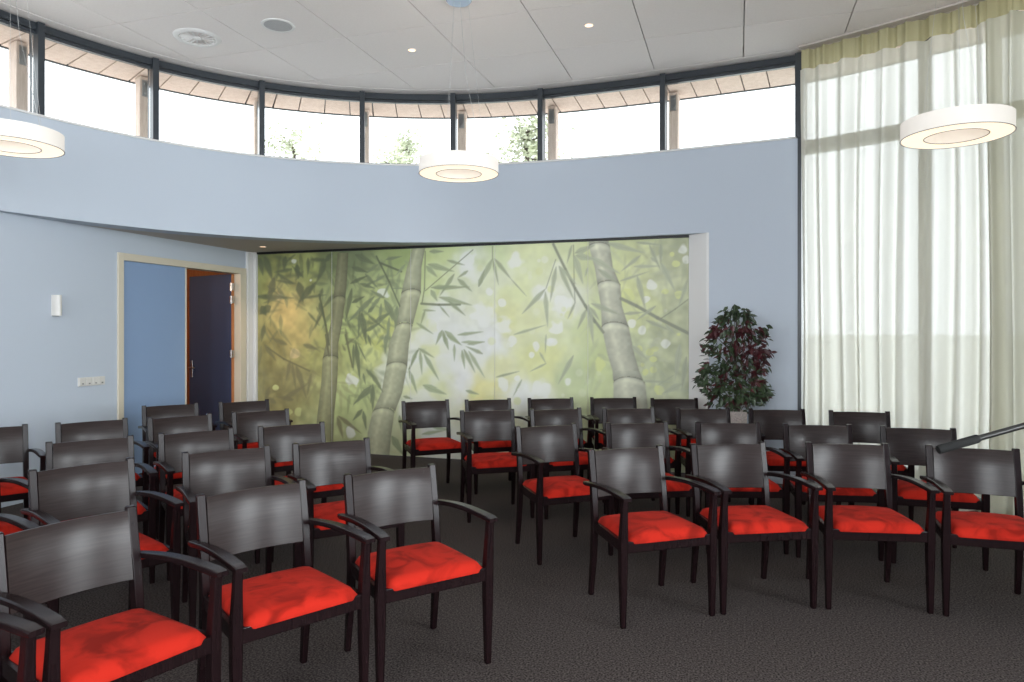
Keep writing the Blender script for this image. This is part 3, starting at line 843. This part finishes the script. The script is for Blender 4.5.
# open leaf hinged at the far jamb, swung into the corridor
hx, hy = UL - 0.075, D1 - 0.100
leaf_len = 0.86
ang = math.radians(167)
leaf = bpy.data.objects.new('door_leaf', None)
bm = bmesh.new()
box(bm, 0.012, leaf_len, -0.02, 0.02, 0.012, 2.222, 0.003)
leaf = obj('door_leaf', bm, M['darkblue'], door)
leaf.location = (hx - UL, hy - ym, 0)
leaf.rotation_euler = (0, 0, ang)
bm = bmesh.new()
box(bm, 0.002, 0.012, -0.021, 0.021, 0.012, 2.222)
obj('leaf_edge', bm, M['orangewood'], leaf)
for z in (2.06, 1.90, 1.22):
    bm = bmesh.new()
    box(bm, -0.030, 0.004, 0.012, 0.034, z - 0.045, z + 0.045, 0.002)
    box(bm, 0.004, 0.040, 0.016, 0.026, z - 0.045, z + 0.045, 0.002)
    bmesh.ops.create_cone(bm, cap_ends=True, segments=12, radius1=0.010, radius2=0.010, depth=0.10, matrix=Matrix.Translation((0.003, 0.030, z)))
    obj('hinge', bm, M['steel'], leaf)
bm = bmesh.new()
box(bm, leaf_len - 0.075, leaf_len - 0.040, 0.020, 0.027, 0.90, 1.12, 0.003)
tube(bm, [(leaf_len - 0.058, 0.02, 1.03), (leaf_len - 0.058, 0.062, 1.03), (leaf_len - 0.075, 0.068, 1.03), (leaf_len - 0.175, 0.066, 1.028)], 0.010, 10)
obj('handle', bm, M['steel'], leaf)

# corridor seen through the doorway
bm = bmesh.new()
box(bm, -8.5, -8.4, 4.6, 8.6, 0, 2.6)
box(bm, -8.5, UL - 0.14, 8.05, 8.15, 0, 2.6)
box(bm, -8.5, UL - 0.14, 4.5, 4.6, 0, 2.6)
struct(obj('wall_corridor', bm, M['orangewood']))
bm = bmesh.new()
box(bm, -8.5, UL - 0.14, 4.5, 8.15, 2.45, 2.55)
struct(obj('ceiling_corridor', bm, M['orangewood']))
l = bpy.data.lights.new('corridor_lamp', 'POINT')
l.energy, l.color, l.shadow_soft_size = 16, (1.0, 0.72, 0.46), 0.12
o = bpy.data.objects.new('corridor_lamp', l); C.objects.link(o); o.location = (-7.2, 6.0, 2.3)

# ---------------------------------------------------------------- fittings on the left wall
t = thing('wall_sconce', 'white half-round wall light on the blue wall left of the door', 'wall light', (UL, 4.871, 1.74))
bm = bmesh.new()
prof = [(0.0, -0.037)] + [(0.07 * math.cos(a), 0.037 * math.sin(a)) for a in [(-PI / 2 + PI * k / 14) for k in range(15)]] + [(0.0, 0.037)]
loft(bm, [[(x, y, z) for x, y in prof] for z in (-0.095, 0.095)])
obj('shade', bm, M['plastic'], t, 40)
bm = bmesh.new()
box(bm, 0.0, 0.012, -0.03, 0.03, -0.10, 0.085)
obj('back_plate', bm, M['grey'], t)
t = thing('light_switch', 'wide white four-gang switch plate on the blue wall below the wall light', 'switch', (UL, 5.25, 1.018))
bm = bmesh.new()
box(bm, 0, 0.012, -0.148, 0.148, -0.042, 0.042, 0.003)
obj('plate', bm, M['plastic'], t)
for k in range(4):
    y = -0.108 + 0.072 * k
    bm = bmesh.new()
    box(bm, 0.010, 0.019, y - 0.030, y + 0.030, -0.032, 0.032, 0.003)
    r = obj('rocker', bm, M['plastic'], t)
    bm = bmesh.new()
    box(bm, 0.0185, 0.0205, y - 0.006, y + 0.012, -0.024, -0.012, 0.0, None)
    obj('mark', bm, M['grey'], r)

# ---------------------------------------------------------------- ceiling fittings
t = thing('air_diffuser', 'round white swirl air diffuser in the ceiling tile above the left windows', 'air vent', (-4.76, 5.31, H))
bm = bmesh.new()
disc_rings(bm, [(0.150, 0.02), (0.150, -0.006), (0.162, -0.016), (0.195, -0.014), (0.208, -0.002), (0.208, 0.004)], 48, True)
obj('rim', bm, M['white'], t, 40)
bm = bmesh.new()
disc_rings(bm, [(0.149, 0.045), (0.149, 0.050)], 32)
obj('plenum', bm, M['void'], t)
bm = bmesh.new()
disc_rings(bm, [(0.036, 0.016), (0.036, -0.012), (0.026, -0.016)], 24)
obj('hub', bm, M['white'], t)
for k in range(16):
    bm = bmesh.new()
    a = 2 * PI * k / 16
    mt = Matrix.Rotation(a, 4, 'Z') @ Matrix.Translation((0.092, 0, 0.0)) @ Matrix.Rotation(math.radians(62), 4, 'X')
    vv = [Vector(q) for q in ((-0.058, -0.008, 0), (0.058, -0.020, 0), (0.058, 0.020, 0), (-0.058, 0.008, 0))]
    loft(bm, [[mt @ (q + Vector((0, 0, dz))) for q in vv] for dz in (-0.0012, 0.0012)])
    obj('vane', bm, M['white'], t)
t = thing('ceiling_speaker', 'round grey-grilled loudspeaker flush in the ceiling right of the air diffuser', 'speaker', (-3.89, 5.32, H))
bm = bmesh.new()
disc_rings(bm, [(0.122, 0.01), (0.122, -0.007), (0.143, -0.006), (0.148, 0.003)], 48, True)
obj('rim', bm, M['white'], t, 40)
bm = bmesh.new()
disc_rings(bm, [(0.122, 0.004), (0.120, -0.005), (0.06, -0.008), (0.0001, -0.009)], 40)
obj('grille', bm, M['mesh'], t, 40)
for x, y, z, lab in ((-3.00, 6.18, H, 'lit recessed downlight in the ceiling left of the middle ring pendant'),
                     (-1.26, 6.16, H, 'lit recessed downlight in the ceiling right of the middle ring pendant'),
                     (-5.43, 7.13, SOF + 0.004, 'lit recessed downlight in the low soffit by the door and partition')):
    t = thing('downlight', lab, 'downlight', (x, y, z), 0, 'recessed downlights')
    bm = bmesh.new()
    disc_rings(bm, [(0.036, 0.004), (0.036, -0.004), (0.046, -0.004), (0.048, 0.002)], 32, True)
    obj('rim', bm, M['white'], t, 40)
    bm = bmesh.new()
    disc_rings(bm, [(0.036, 0.002), (0.036, -0.002)], 28)
    obj('lamp', bm, M['spot'], t)
    l = bpy.data.lights.new('downlight_beam', 'SPOT')
    l.energy, l.color, l.spot_size, l.spot_blend, l.shadow_soft_size = 14, (1.0, 0.78, 0.55), 1.7, 0.9, 0.03
    o = bpy.data.objects.new('downlight_beam', l); C.objects.link(o); o.location = (x, y, z - 0.02)

# ---------------------------------------------------------------- ring pendants
def pendant(x, y, label):
    zb, D, hh, ri = 2.785, 0.646, 0.112, 0.57
    R = D / 2; r = R * ri
    t = thing('ring_pendant', label, 'pendant lamp', (x, y, zb), 0, 'white ring pendants')
    bm = bmesh.new()
    disc_rings(bm, [(R - 0.006, 0.0), (R, 0.0), (R, hh), (R - 0.006, hh)], 72, True)
    obj('shade', bm, M['lamp_side'], t, 40)
    bm = bmesh.new()
    disc_rings(bm, [(r, 0.0), (r + 0.006, 0.0), (r + 0.006, hh), (r, hh)], 56, True)
    obj('inner_shade', bm, M['lamp_in'], t, 40)
    bm = bmesh.new()
    disc_rings(bm, [(r + 0.005, 0.003), (R - 0.005, 0.003), (R - 0.005, 0.008), (r + 0.005, 0.008)], 64, True)
    obj('diffuser', bm, M['lamp_glow'], t, 40)
    bm = bmesh.new()
    disc_rings(bm, [(r + 0.005, hh - 0.006), (R - 0.005, hh - 0.006), (R - 0.005, hh - 0.002), (r + 0.005, hh - 0.002)], 64, True)
    obj('added_uplight', bm, M['lamp_top'], t, 40)  # unseen glowing top, added to brighten the ceiling
    for q in (R + 0.0005, r - 0.0005):
        bm = bmesh.new()
        tube(bm, [(q * math.cos(2 * PI * k / 64), q * math.sin(2 * PI * k / 64), 0.0) for k in range(65)], 0.0022, 6, False)
        obj('edge_wire', bm, M['trim_wire'], t)
    bm = bmesh.new()
    disc_rings(bm, [(0.105, H - zb), (0.105, H - zb - 0.018), (0.095, H - zb - 0.030)], 40)
    obj('canopy', bm, M['canopy'], t, 40)
    for k in range(3):
        a = math.radians(17.8 + 120 * k + 4)
        ca, sa = math.cos(a), math.sin(a)
        bm = bmesh.new()
        tube(bm, [(ca * 0.21, sa * 0.21, hh - 0.004), (ca * 0.21, sa * 0.21, hh + 0.03), (ca * 0.075, sa * 0.075, H - zb - 0.028)], [0.003, 0.0009, 0.0009], 6)
        obj('suspension_wire', bm, M['wire'], t)
    bm = bmesh.new()
    tube(bm, [(0.18, 0.09, hh - 0.003), (0.13, 0.07, hh + 0.25), (0.05, 0.03, 0.8), (0.01, 0.0, H - zb - 0.028)], 0.0013, 6)
    obj('power_cord', bm, M['wire'], t)
pendant(-2.17, 5.34, 'white ring pendant lamp hanging in mid-room before the high windows')
pendant(-4.826, 3.597, 'white ring pendant lamp cut by the picture edge, near the left blue wall')
pendant(1.368, 5.312, 'white ring pendant lamp hanging in front of the sheer curtain')

# ---------------------------------------------------------------- curtains
def curtain(name, label, s0, s1, off, seed, dense, per):
    rnd = random.Random(seed)
    t = thing(name, label, 'curtain', (*at(s0)[0], 0), 0, 'sheer curtains along the glazed wall')
    L = s1 - s0
    nu = int(L / 0.008)
    # irregular folds: random widths
    ph, x, knots = [], 0.0, [0.0]
    while knots[-1] < L:
        knots.append(knots[-1] + per * rnd.uniform(0.65, 1.5))
    amps = [rnd.uniform(0.45, 1.15) for _ in knots]
    def fold(u):
        for i in range(len(knots) - 1):
            if knots[i] <= u <= knots[i + 1]:
                f = (u - knots[i]) / (knots[i + 1] - knots[i])
                return math.sin(PI * f) ** 1.0 * amps[i] * (1 if i % 2 else -1)
        return 0.0
    zt, zb, zh = H - 0.024, 0.012, 0.185
    zsl = [zt, zt - 0.03, zt - zh + 0.02, zt - zh, zt - zh - 0.001, zt - 0.30, zt - 0.6, zt - 1.0, zt - 1.5, zt - 2.1, zt - 2.7, zt - 3.3, zt - 3.8, zb]
    P0 = t.location
    def ring(z, rows):
        out = []
        g = 0.55 + 0.45 * min(1.0, (zt - z) / 1.2)
        for i in range(nu + 1):
            u = L * i / nu
            p, nr, d = at(s0 + u)
            a = 0.062 * g * fold(u) + 0.010 * math.sin(u * 61 + z * 0.8 + seed) * (1.4 - g) + 0.012 * math.sin(u * 23 + z * 0.35)
            q = p + nr * (off + a) + d * (0.015 * math.sin(z * 1.1 + u * 4))
            out.append((q.x - P0.x, q.y - P0.y, z))
        return out
    bm = bmesh.new()
    loft(bm, [ring(z, 0) for z in zsl[3:]], False, False)
    obj('cloth', bm, M['sheer_dense' if dense else 'sheer'], t, 180)
    bm = bmesh.new()
    def hring(z):
        out = []
        for i in range(nu + 1):
            u = L * i / nu
            p, nr, d = at(s0 + u)
            a = 0.026 * fold(u) + (0.030 * abs(math.sin(u * PI / 0.078 + 0.6 * math.sin(u * 9))) - 0.012) * (1 if z > zt - 0.12 else 0.75)
            q = p + nr * (off + a)
            out.append((q.x - P0.x, q.y - P0.y, z))
        return out
    loft(bm, [hring(z) for z in (zt, zt - 0.05, zt - 0.11, zt - zh)], False, False)
    obj('heading', bm, M['header'], t, 180)
    bm = bmesh.new()
    loft(bm, [ring(z, 0) for z in (zb + 0.07, zb)], False, False)
    obj('hem', bm, M['sheer_dense'], t, 180)
    return t
S_C1 = arc_of(2.05, 6.68)
curtain('sheer_curtain', 'pale sheer curtain from the dark post to behind the right ring pendant', S_POST + 0.05, S_C1, -0.10, 3, False, 0.088)
curtain('sheer_curtain', 'denser gathered sheer curtain at the right edge, overlapping the paler one', S_C1 - 0.08, S_C1 + 2.6, -0.17, 8, True, 0.070)
bm = bmesh.new()
band(bm, S_POST + 0.03, S_C1 + 2.7, H - 0.020, H - 0.002, -0.185, -0.085)
tag(obj('curtain_rail', bm, M['soffit']), 'slim pale grey curtain rail on the ceiling edge above the sheer curtains', 'curtain rail')

# ---------------------------------------------------------------- potted ficus
t = thing('potted_ficus', 'bushy ficus with green and dark red leaves in a speckled planter by the blue wall', 'plant', (-0.018, 7.05, 0))
bm = bmesh.new()
prof = rrect(0.100, 0.100, 0.012)
ring = lambda k, z: [(x * k, y * k, z) for x, y in prof]
loft(bm, [ring(0.80, 0), ring(0.82, 0.01), ring(1.0, 0.735), ring(1.0, 0.745), ring(0.88, 0.745), ring(0.87, 0.70)])
obj('planter', bm, M['granite'], t, 40)
bm = bmesh.new()
loft(bm, [ring(0.868, 0.69), ring(0.868, 0.715)])
obj('soil', bm, M['soil'], t)
rnd = random.Random(11)
bm = bmesh.new()
tube(bm, [(0, 0, 0.70), (0.012, 0.01, 0.95), (-0.012, 0.0, 1.2), (0.01, 0.01, 1.45), (0.0, 0.0, 1.66)], [0.016, 0.014, 0.012, 0.009, 0.004], 8)
tube(bm, [(0.02, 0.01, 0.70), (0.05, 0.01, 0.95), (0.09, 0.02, 1.2), (0.14, 0.02, 1.4)], [0.012, 0.010, 0.008, 0.004], 7)
tips = []
# leaf masses (x offset seen from the room, z, radius, redness)
MASS = [(-0.02, 1.66, 0.085, .05), (-0.13, 1.60, 0.075, .1), (0.10, 1.62, 0.075, .1), (-0.20, 1.47, 0.08, .65), (-0.06, 1.50, 0.09, .55), (0.10, 1.48, 0.11, .85), (0.24, 1.48, 0.08, .55),
        (-0.20, 1.32, 0.12, .15), (-0.03, 1.33, 0.13, .3), (0.13, 1.31, 0.13, .9), (0.25, 1.28, 0.09, .9), (-0.28, 1.13, 0.08, .1), (-0.14, 1.14, 0.13, .1), (0.04, 1.13, 0.13, .35), (0.20, 1.13, 0.11, .85),
        (-0.30, 1.02, 0.09, .1), (-0.15, 0.99, 0.13, .12), (0.02, 0.97, 0.13, .1), (0.17, 1.03, 0.10, .5), (0.26, 0.93, 0.08, .1), (-0.22, 0.87, 0.10, .25), (-0.08, 0.85, 0.12, .1), (0.10, 0.86, 0.11, .2), (0.22, 0.88, 0.07, .2)]
greens, reds = bmesh.new(), bmesh.new()
for x, z, r, redness in MASS:
    yc = rnd.uniform(-0.10, 0.10)
    base = (0.0, 0, max(0.78, z - 0.22))
    tube(bm, [base, ((x * .5), yc * .5, z - 0.10), (x, yc, z)], [0.006, 0.004, 0.002], 5)
    for k in range(int(26 + 320 * r)):
        dv = Vector((rnd.gauss(0, 1), rnd.gauss(0, 1.15), rnd.gauss(0, 1))); dv = dv / dv.length * r * (rnd.uniform(0.25, 1.0) if rnd.random() < 0.8 else rnd.uniform(1.0, 1.25))
        c = Vector((x, yc, z)) + dv
        if c.y > 0.27: c.y = 0.27
        Lh, w = rnd.uniform(0.029, 0.044), rnd.uniform(0.014, 0.020)
        outd = Vector((dv.x + x * 0.4, dv.y, dv.z * 0.4 - 0.05))
        if outd.length < 1e-4: outd = Vector((1, 0, 0))
        mt = Matrix.Translation(c) @ outd.to_track_quat('X', 'Z').to_matrix().to_4x4() @ Matrix.Rotation(rnd.gauss(0, 0.6), 4, 'Y') @ Matrix.Rotation(rnd.gauss(0, 0.9), 4, 'X')
        B = reds if rnd.random() < redness else greens
        pts = [(-Lh, 0, 0), (-Lh * .35, w, .004), (Lh * .35, w * .75, .002), (Lh, 0, -.006), (Lh * .35, -w * .75, .002), (-Lh * .35, -w, .004)]
        vv = [B.verts.new(mt @ Vector(q)) for q in pts]
        B.faces.new((vv[0], vv[1], vv[2], vv[3])); B.faces.new((vv[0], vv[3], vv[4], vv[5]))
obj('trunk', bm, M['bark'], t, 40)
o = obj('green_foliage', greens, M['green'], t); o['label'] = 'glossy green leaves'
o = obj('red_foliage', reds, M['red'], t); o['label'] = 'dark wine-red leaves'

# ---------------------------------------------------------------- armchair
HB = 0.828
def smooth_grid_cushion(bm):
    n, m = 22, 20
    def outline(t):          # half width at depth y
        return 0.232 + (0.222 - 0.232) * t
    top, bot = [], []
    yf, yb = -0.245, 0.188
    z0, zr, crown = 0.437, 0.030, 0.022
    rows_t = []
    for j in range(m + 1):
        v = j / m
        y = yf + (yb - yf) * v
        row = []
        for i in range(n + 1):
            u = -1 + 2 * i / n
            hw = outline(v)
            # round the plan corners
            cr = 0.032
            dy = min(y - yf, yb - y)
            pull = 0.0
            if dy < cr: pull = cr - math.sqrt(max(cr * cr - (cr - dy) ** 2, 0))
            x = u * (hw - pull)
            ex = min(1.0, (hw - pull - abs(x)) / 0.040); ey = min(1.0, dy / 0.045)
            e = math.sqrt(max(0.0, 1 - (1 - ex) ** 2)) * math.sqrt(max(0.0, 1 - (1 - ey) ** 2))
            z = z0 + zr * e + crown * (1 - u * u) * (1 - (2 * v - 1) ** 2) ** 0.8
            row.append(bm.verts.new((x, y, z)))
        rows_t.append(row)
    for a, b in zip(rows_t, rows_t[1:]):
        for i in range(n):
            bm.faces.new((a[i], a[i + 1], b[i + 1], b[i]))
    # underside skirt
    rim = [rows_t[0][i] for i in range(n + 1)] + [rows_t[j][n] for j in range(1, m + 1)] + [rows_t[m][i] for i in range(n - 1, -1, -1)] + [rows_t[j][0] for j in range(m - 1, 0, -1)]
    low = [bm.verts.new((v.co.x * 0.985, v.co.y * 0.985, 0.424)) for v in rim]
    k = len(rim)
    for i in range(k):
        bm.faces.new((rim[i], low[i], low[(i + 1) % k], rim[(i + 1) % k]))
    bm.faces.new(low)

def back_y(z):              # centre line of the rear post
    P = [(0.0, 0.250), (0.20, 0.222), (0.42, 0.205), (0.60, 0.224), (0.83, 0.262)]
    for (a, ya), (b, yb) in zip(P, P[1:]):
        if z <= b: return ya + (yb - ya) * (z - a) / (b - a)
    return P[-1][1]

def make_chair():
    t = thing('armchair', 'x', 'armchair')
    bm = bmesh.new()
    smooth_grid_cushion(bm)
    obj('seat', bm, M['suede'], t, 60)
    # curved plywood backrest between the posts
    bm = bmesh.new()
    rings = []
    n = 16
    for i in range(n + 1):
        u = -1 + 2 * i / n
        sag = 0.030 * (1 - u * u)
        ring = []
        for z, dy in ((0.560, -0.006), (0.563, -0.009), (0.69, -0.009), (0.812, -0.009), (0.816, -0.006), (0.816, 0.003), (0.812, 0.006), (0.69, 0.006), (0.563, 0.006), (0.560, 0.003)):
            hx = 0.2022
            ring.append((u * hx, back_y(z) - 0.008 + sag + dy, z + (0.006 * (1 - u * u) * 0 if z > 0.7 else 0)))
        rings.append(ring)
    loft(bm, rings)
    obj('backrest', bm, M['ply'], t, 40)
    # rear posts run from floor to the top of the back
    for s in (-1, 1):
        bm = bmesh.new()
        rings = []
        for z, hw, hd in ((0.0, 0.0125, 0.0135), (0.01, 0.0135, 0.0145), (0.2, 0.0155, 0.0185), (0.38, 0.0165, 0.021), (0.46, 0.0165, 0.021), (0.60, 0.0175, 0.018), (0.75, 0.0178, 0.0145), (HB - 0.004, 0.0175, 0.0135), (HB, 0.0160, 0.0115)):
            x = s * (0.226 - 0.002 * math.sin(PI * z / HB) - 0.006 * z)
            rings.append([(x + px, back_y(z) + py, z) for px, py in rrect(hw, hd, 0.004, 2)])
        loft(bm, rings)
        obj('leg', bm, M['frame'], t, 20)
    # spindle-shaped front legs carrying the arms
    for s in (-1, 1):
        bm = bmesh.new()
        rings = []
        for z, w in ((0.0, 0.0125), (0.008, 0.0135), (0.15, 0.0165), (0.30, 0.0195), (0.42, 0.0205), (0.50, 0.0185), (0.58, 0.0160), (0.646, 0.0150)):
            y = -0.220 - 0.028 * max(0.0, (z - 0.42) / 0.21) * 0.6
            rings.append([(s * 0.260 + px, y + py, z) for px, py in rrect(w, w * 1.05, 0.0055, 2)])
        loft(bm, rings)
        obj('leg', bm, M['frame'], t, 20)
    # gently arched arms
    for s in (-1, 1):
        bm = bmesh.new()
        rings = []
        n = 14
        for i in range(n + 1):
            v = i / n
            y = 0.268 + (-0.276 - 0.268) * v
            top = 0.644 + 0.026 * v + 0.017 * math.sin(PI * v)
            hw = 0.0180 + 0.0070 * v ** 0.7
            th = 0.023
            if i == 0: hw *= 0.8; th *= 0.8
            if i == n: top -= 0.004; th -= 0.006; hw -= 0.003
            x = s * (0.2535 + 0.0065 * v)
            r = rrect(hw, th / 2, 0.005, 2)
            rings.append([(x + px, y, top - th / 2 + pz) for px, pz in r])
        loft(bm, rings)
        obj('armrest', bm, M['frame'], t, 20)
    bm = bmesh.new()
    box(bm, -0.243, 0.243, -0.236, -0.212, 0.378, 0.436, 0.003)
    box(bm, -0.212, 0.212, 0.195, 0.217, 0.378, 0.436, 0.003)
    for s in (-1, 1):
        loft(bm, [[(s * x + dx, y, z) for dx, z in ((-0.011, 0.380), (0.011, 0.380), (0.011, 0.434), (-0.011, 0.434))] for x, y in ((0.256, -0.212), (0.222, 0.198))])
    obj('seat_frame', bm, M['frame'], t, 20)
    return t

def dup(root):
    r = root.copy()
    C.objects.link(r)
    for ch in list(root.children):
        c = ch.copy()
        C.objects.link(c)
        c.parent = r
    return r

ROWS=[
('curtain','front',[(-0.471,3.894,35.6),(0.058,4.217,26.7),(0.677,4.418,11.3),(1.301,4.465,1.1)]),
('curtain','second',[(-1.154,4.706,39.0),(-0.601,5.027,26.1),(-0.002,5.226,16.0),(0.596,5.301,10.7),(1.213,5.332,2.1)]),
('curtain','third',[(-1.914,5.489,33.1),(-1.372,5.773,34.8),(-0.806,6.010,27.1),(-0.211,6.169,19.0),(0.380,6.290,13.5),(0.998,6.327,4.7)]),
('curtain','fourth',[(-2.738,6.102,41.4),(-2.222,6.410,36.4),(-1.690,6.711,29.0),(-1.126,6.955,21.2),(-0.537,7.033,17.5)]),
('door','front',[(-1.414,2.937,51.3),(-1.774,2.433,60.2),(-2.041,1.849,73.8),(-2.175,1.248,82.0)]),
('door','second',[(-2.192,3.623,48.2),(-2.588,3.184,51.2),(-2.939,2.640,65.6),(-3.195,2.073,71.8)]),
('door','third',[(-2.895,4.225,49.9),(-3.293,3.752,54.5),(-3.658,3.255,55.2),(-3.935,2.668,69.9)]),
('door','fourth',[(-3.677,4.917,52.9),(-4.038,4.413,56.3),(-4.444,3.973,57.7),(-4.819,3.465,59.6)]),
('door','fifth',[(-4.364,5.584,55.8),(-4.794,5.087,53.8)]),
]

ORD = ['at aisle end', 'second from the aisle', 'third from the aisle', 'fourth from the aisle', 'fifth from the aisle', 'sixth from the aisle']
proto = make_chair()
first = True
for block, row, spots in ROWS:
    where = 'block by the curtain' if block == 'curtain' else 'block by the door'
    for k, (x, y, a) in enumerate(spots):
        c = proto if first else dup(proto)
        first = False
        c.location = (x, y, 0)
        c.rotation_euler = (0, 0, math.radians(a))
        tag(c, 'dark armchair with red seat, %s row of %s, %s' % (row, where, ORD[k]), 'armchair', 'armchairs in the %s row of the %s' % (row, where))

# ---------------------------------------------------------------- microphone stand reaching in from the right
t = thing('microphone_stand', 'black boom microphone stand reaching in over the front right armchair', 'microphone stand', (1.06, 2.442, 0))
O = Vector((1.06, 2.442, 0))
A, B = Vector((0.541, 2.274, 1.164)), Vector((0.774, 2.349, 1.233))
dr = (B - A).normalized()
G = A + dr * 0.118
Pv = A + dr * 0.56
bm = bmesh.new()
tube(bm, [A - O, A + dr * 0.002 - O, A + dr * 0.004 - O, G - dr * 0.003 - O, G - O], [0.0115, 0.0122, 0.0125, 0.0125, 0.0115], 20)
obj('rubber_sleeve', bm, M['rubber'], t, 25)
bm = bmesh.new()
tube(bm, [G - dr * 0.01 - O, A + dr * 0.86 - O], 0.0085, 16)
obj('boom', bm, M['blacksteel'], t, 40)
bm = bmesh.new()
mt = Matrix.Translation(Pv - O)
box(bm, -0.022, 0.022, -0.018, 0.018, -0.022, 0.022, 0.006, mt)
obj('clutch', bm, M['rubber'], t)
bm = bmesh.new()
b0 = Vector((Pv.x - O.x, Pv.y - O.y, 0))
tube(bm, [b0 + Vector((0, 0, 0.12)), b0 + Vector((0, 0, Pv.z - 0.02))], 0.0095, 14)
obj('pole', bm, M['blacksteel'], t, 40)
for k in range(3):
    a = 2 * PI * k / 3 + 0.3
    bm = bmesh.new()
    tube(bm, [b0 + Vector((0, 0, 0.15)), b0 + Vector((0.26 * math.cos(a), 0.26 * math.sin(a), 0.009))], 0.008, 10)
    obj('leg', bm, M['blacksteel'], t, 40)
bm = bmesh.new()
pts = []
cpts = [A + dr * 0.33, Vector((0.83, 2.36, 1.16)), Vector((0.777, 2.348, 1.098)), Vector((0.84, 2.36, 1.05)), Vector((0.98, 2.40, 0.98)), Vector((b0.x + O.x, b0.y + O.y - 0.012, 0.85))]
for i in range(len(cpts) - 1):
    p0, p1, p2, p3 = cpts[max(i - 1, 0)], cpts[i], cpts[i + 1], cpts[min(i + 2, len(cpts) - 1)]
    for k in range(8):
        u = k / 8
        pts.append(0.5 * (2 * p1 + (p2 - p0) * u + (2 * p0 - 5 * p1 + 4 * p2 - p3) * u * u + (3 * p1 - p0 - 3 * p2 + p3) * u ** 3) - O)
tube(bm, pts + [cpts[-1] - O], 0.0024, 8)
obj('cable', bm, M['rubber'], t, 40)

# ---------------------------------------------------------------- trees
tree(-4.6, 15.4, 6.55, 0.95, 5, 'taller pale green tree seen through the window right of the middle pendant', 2300)
tree(-9.6, 19.5, 7.45, 1.85, 6, 'low pale green treetop beyond the window left of the middle pendant', 5200)
tree(-10.1, 14.4, 6.25, 0.9, 7, 'low pale treetop beyond the fourth high window from the left', 2600)
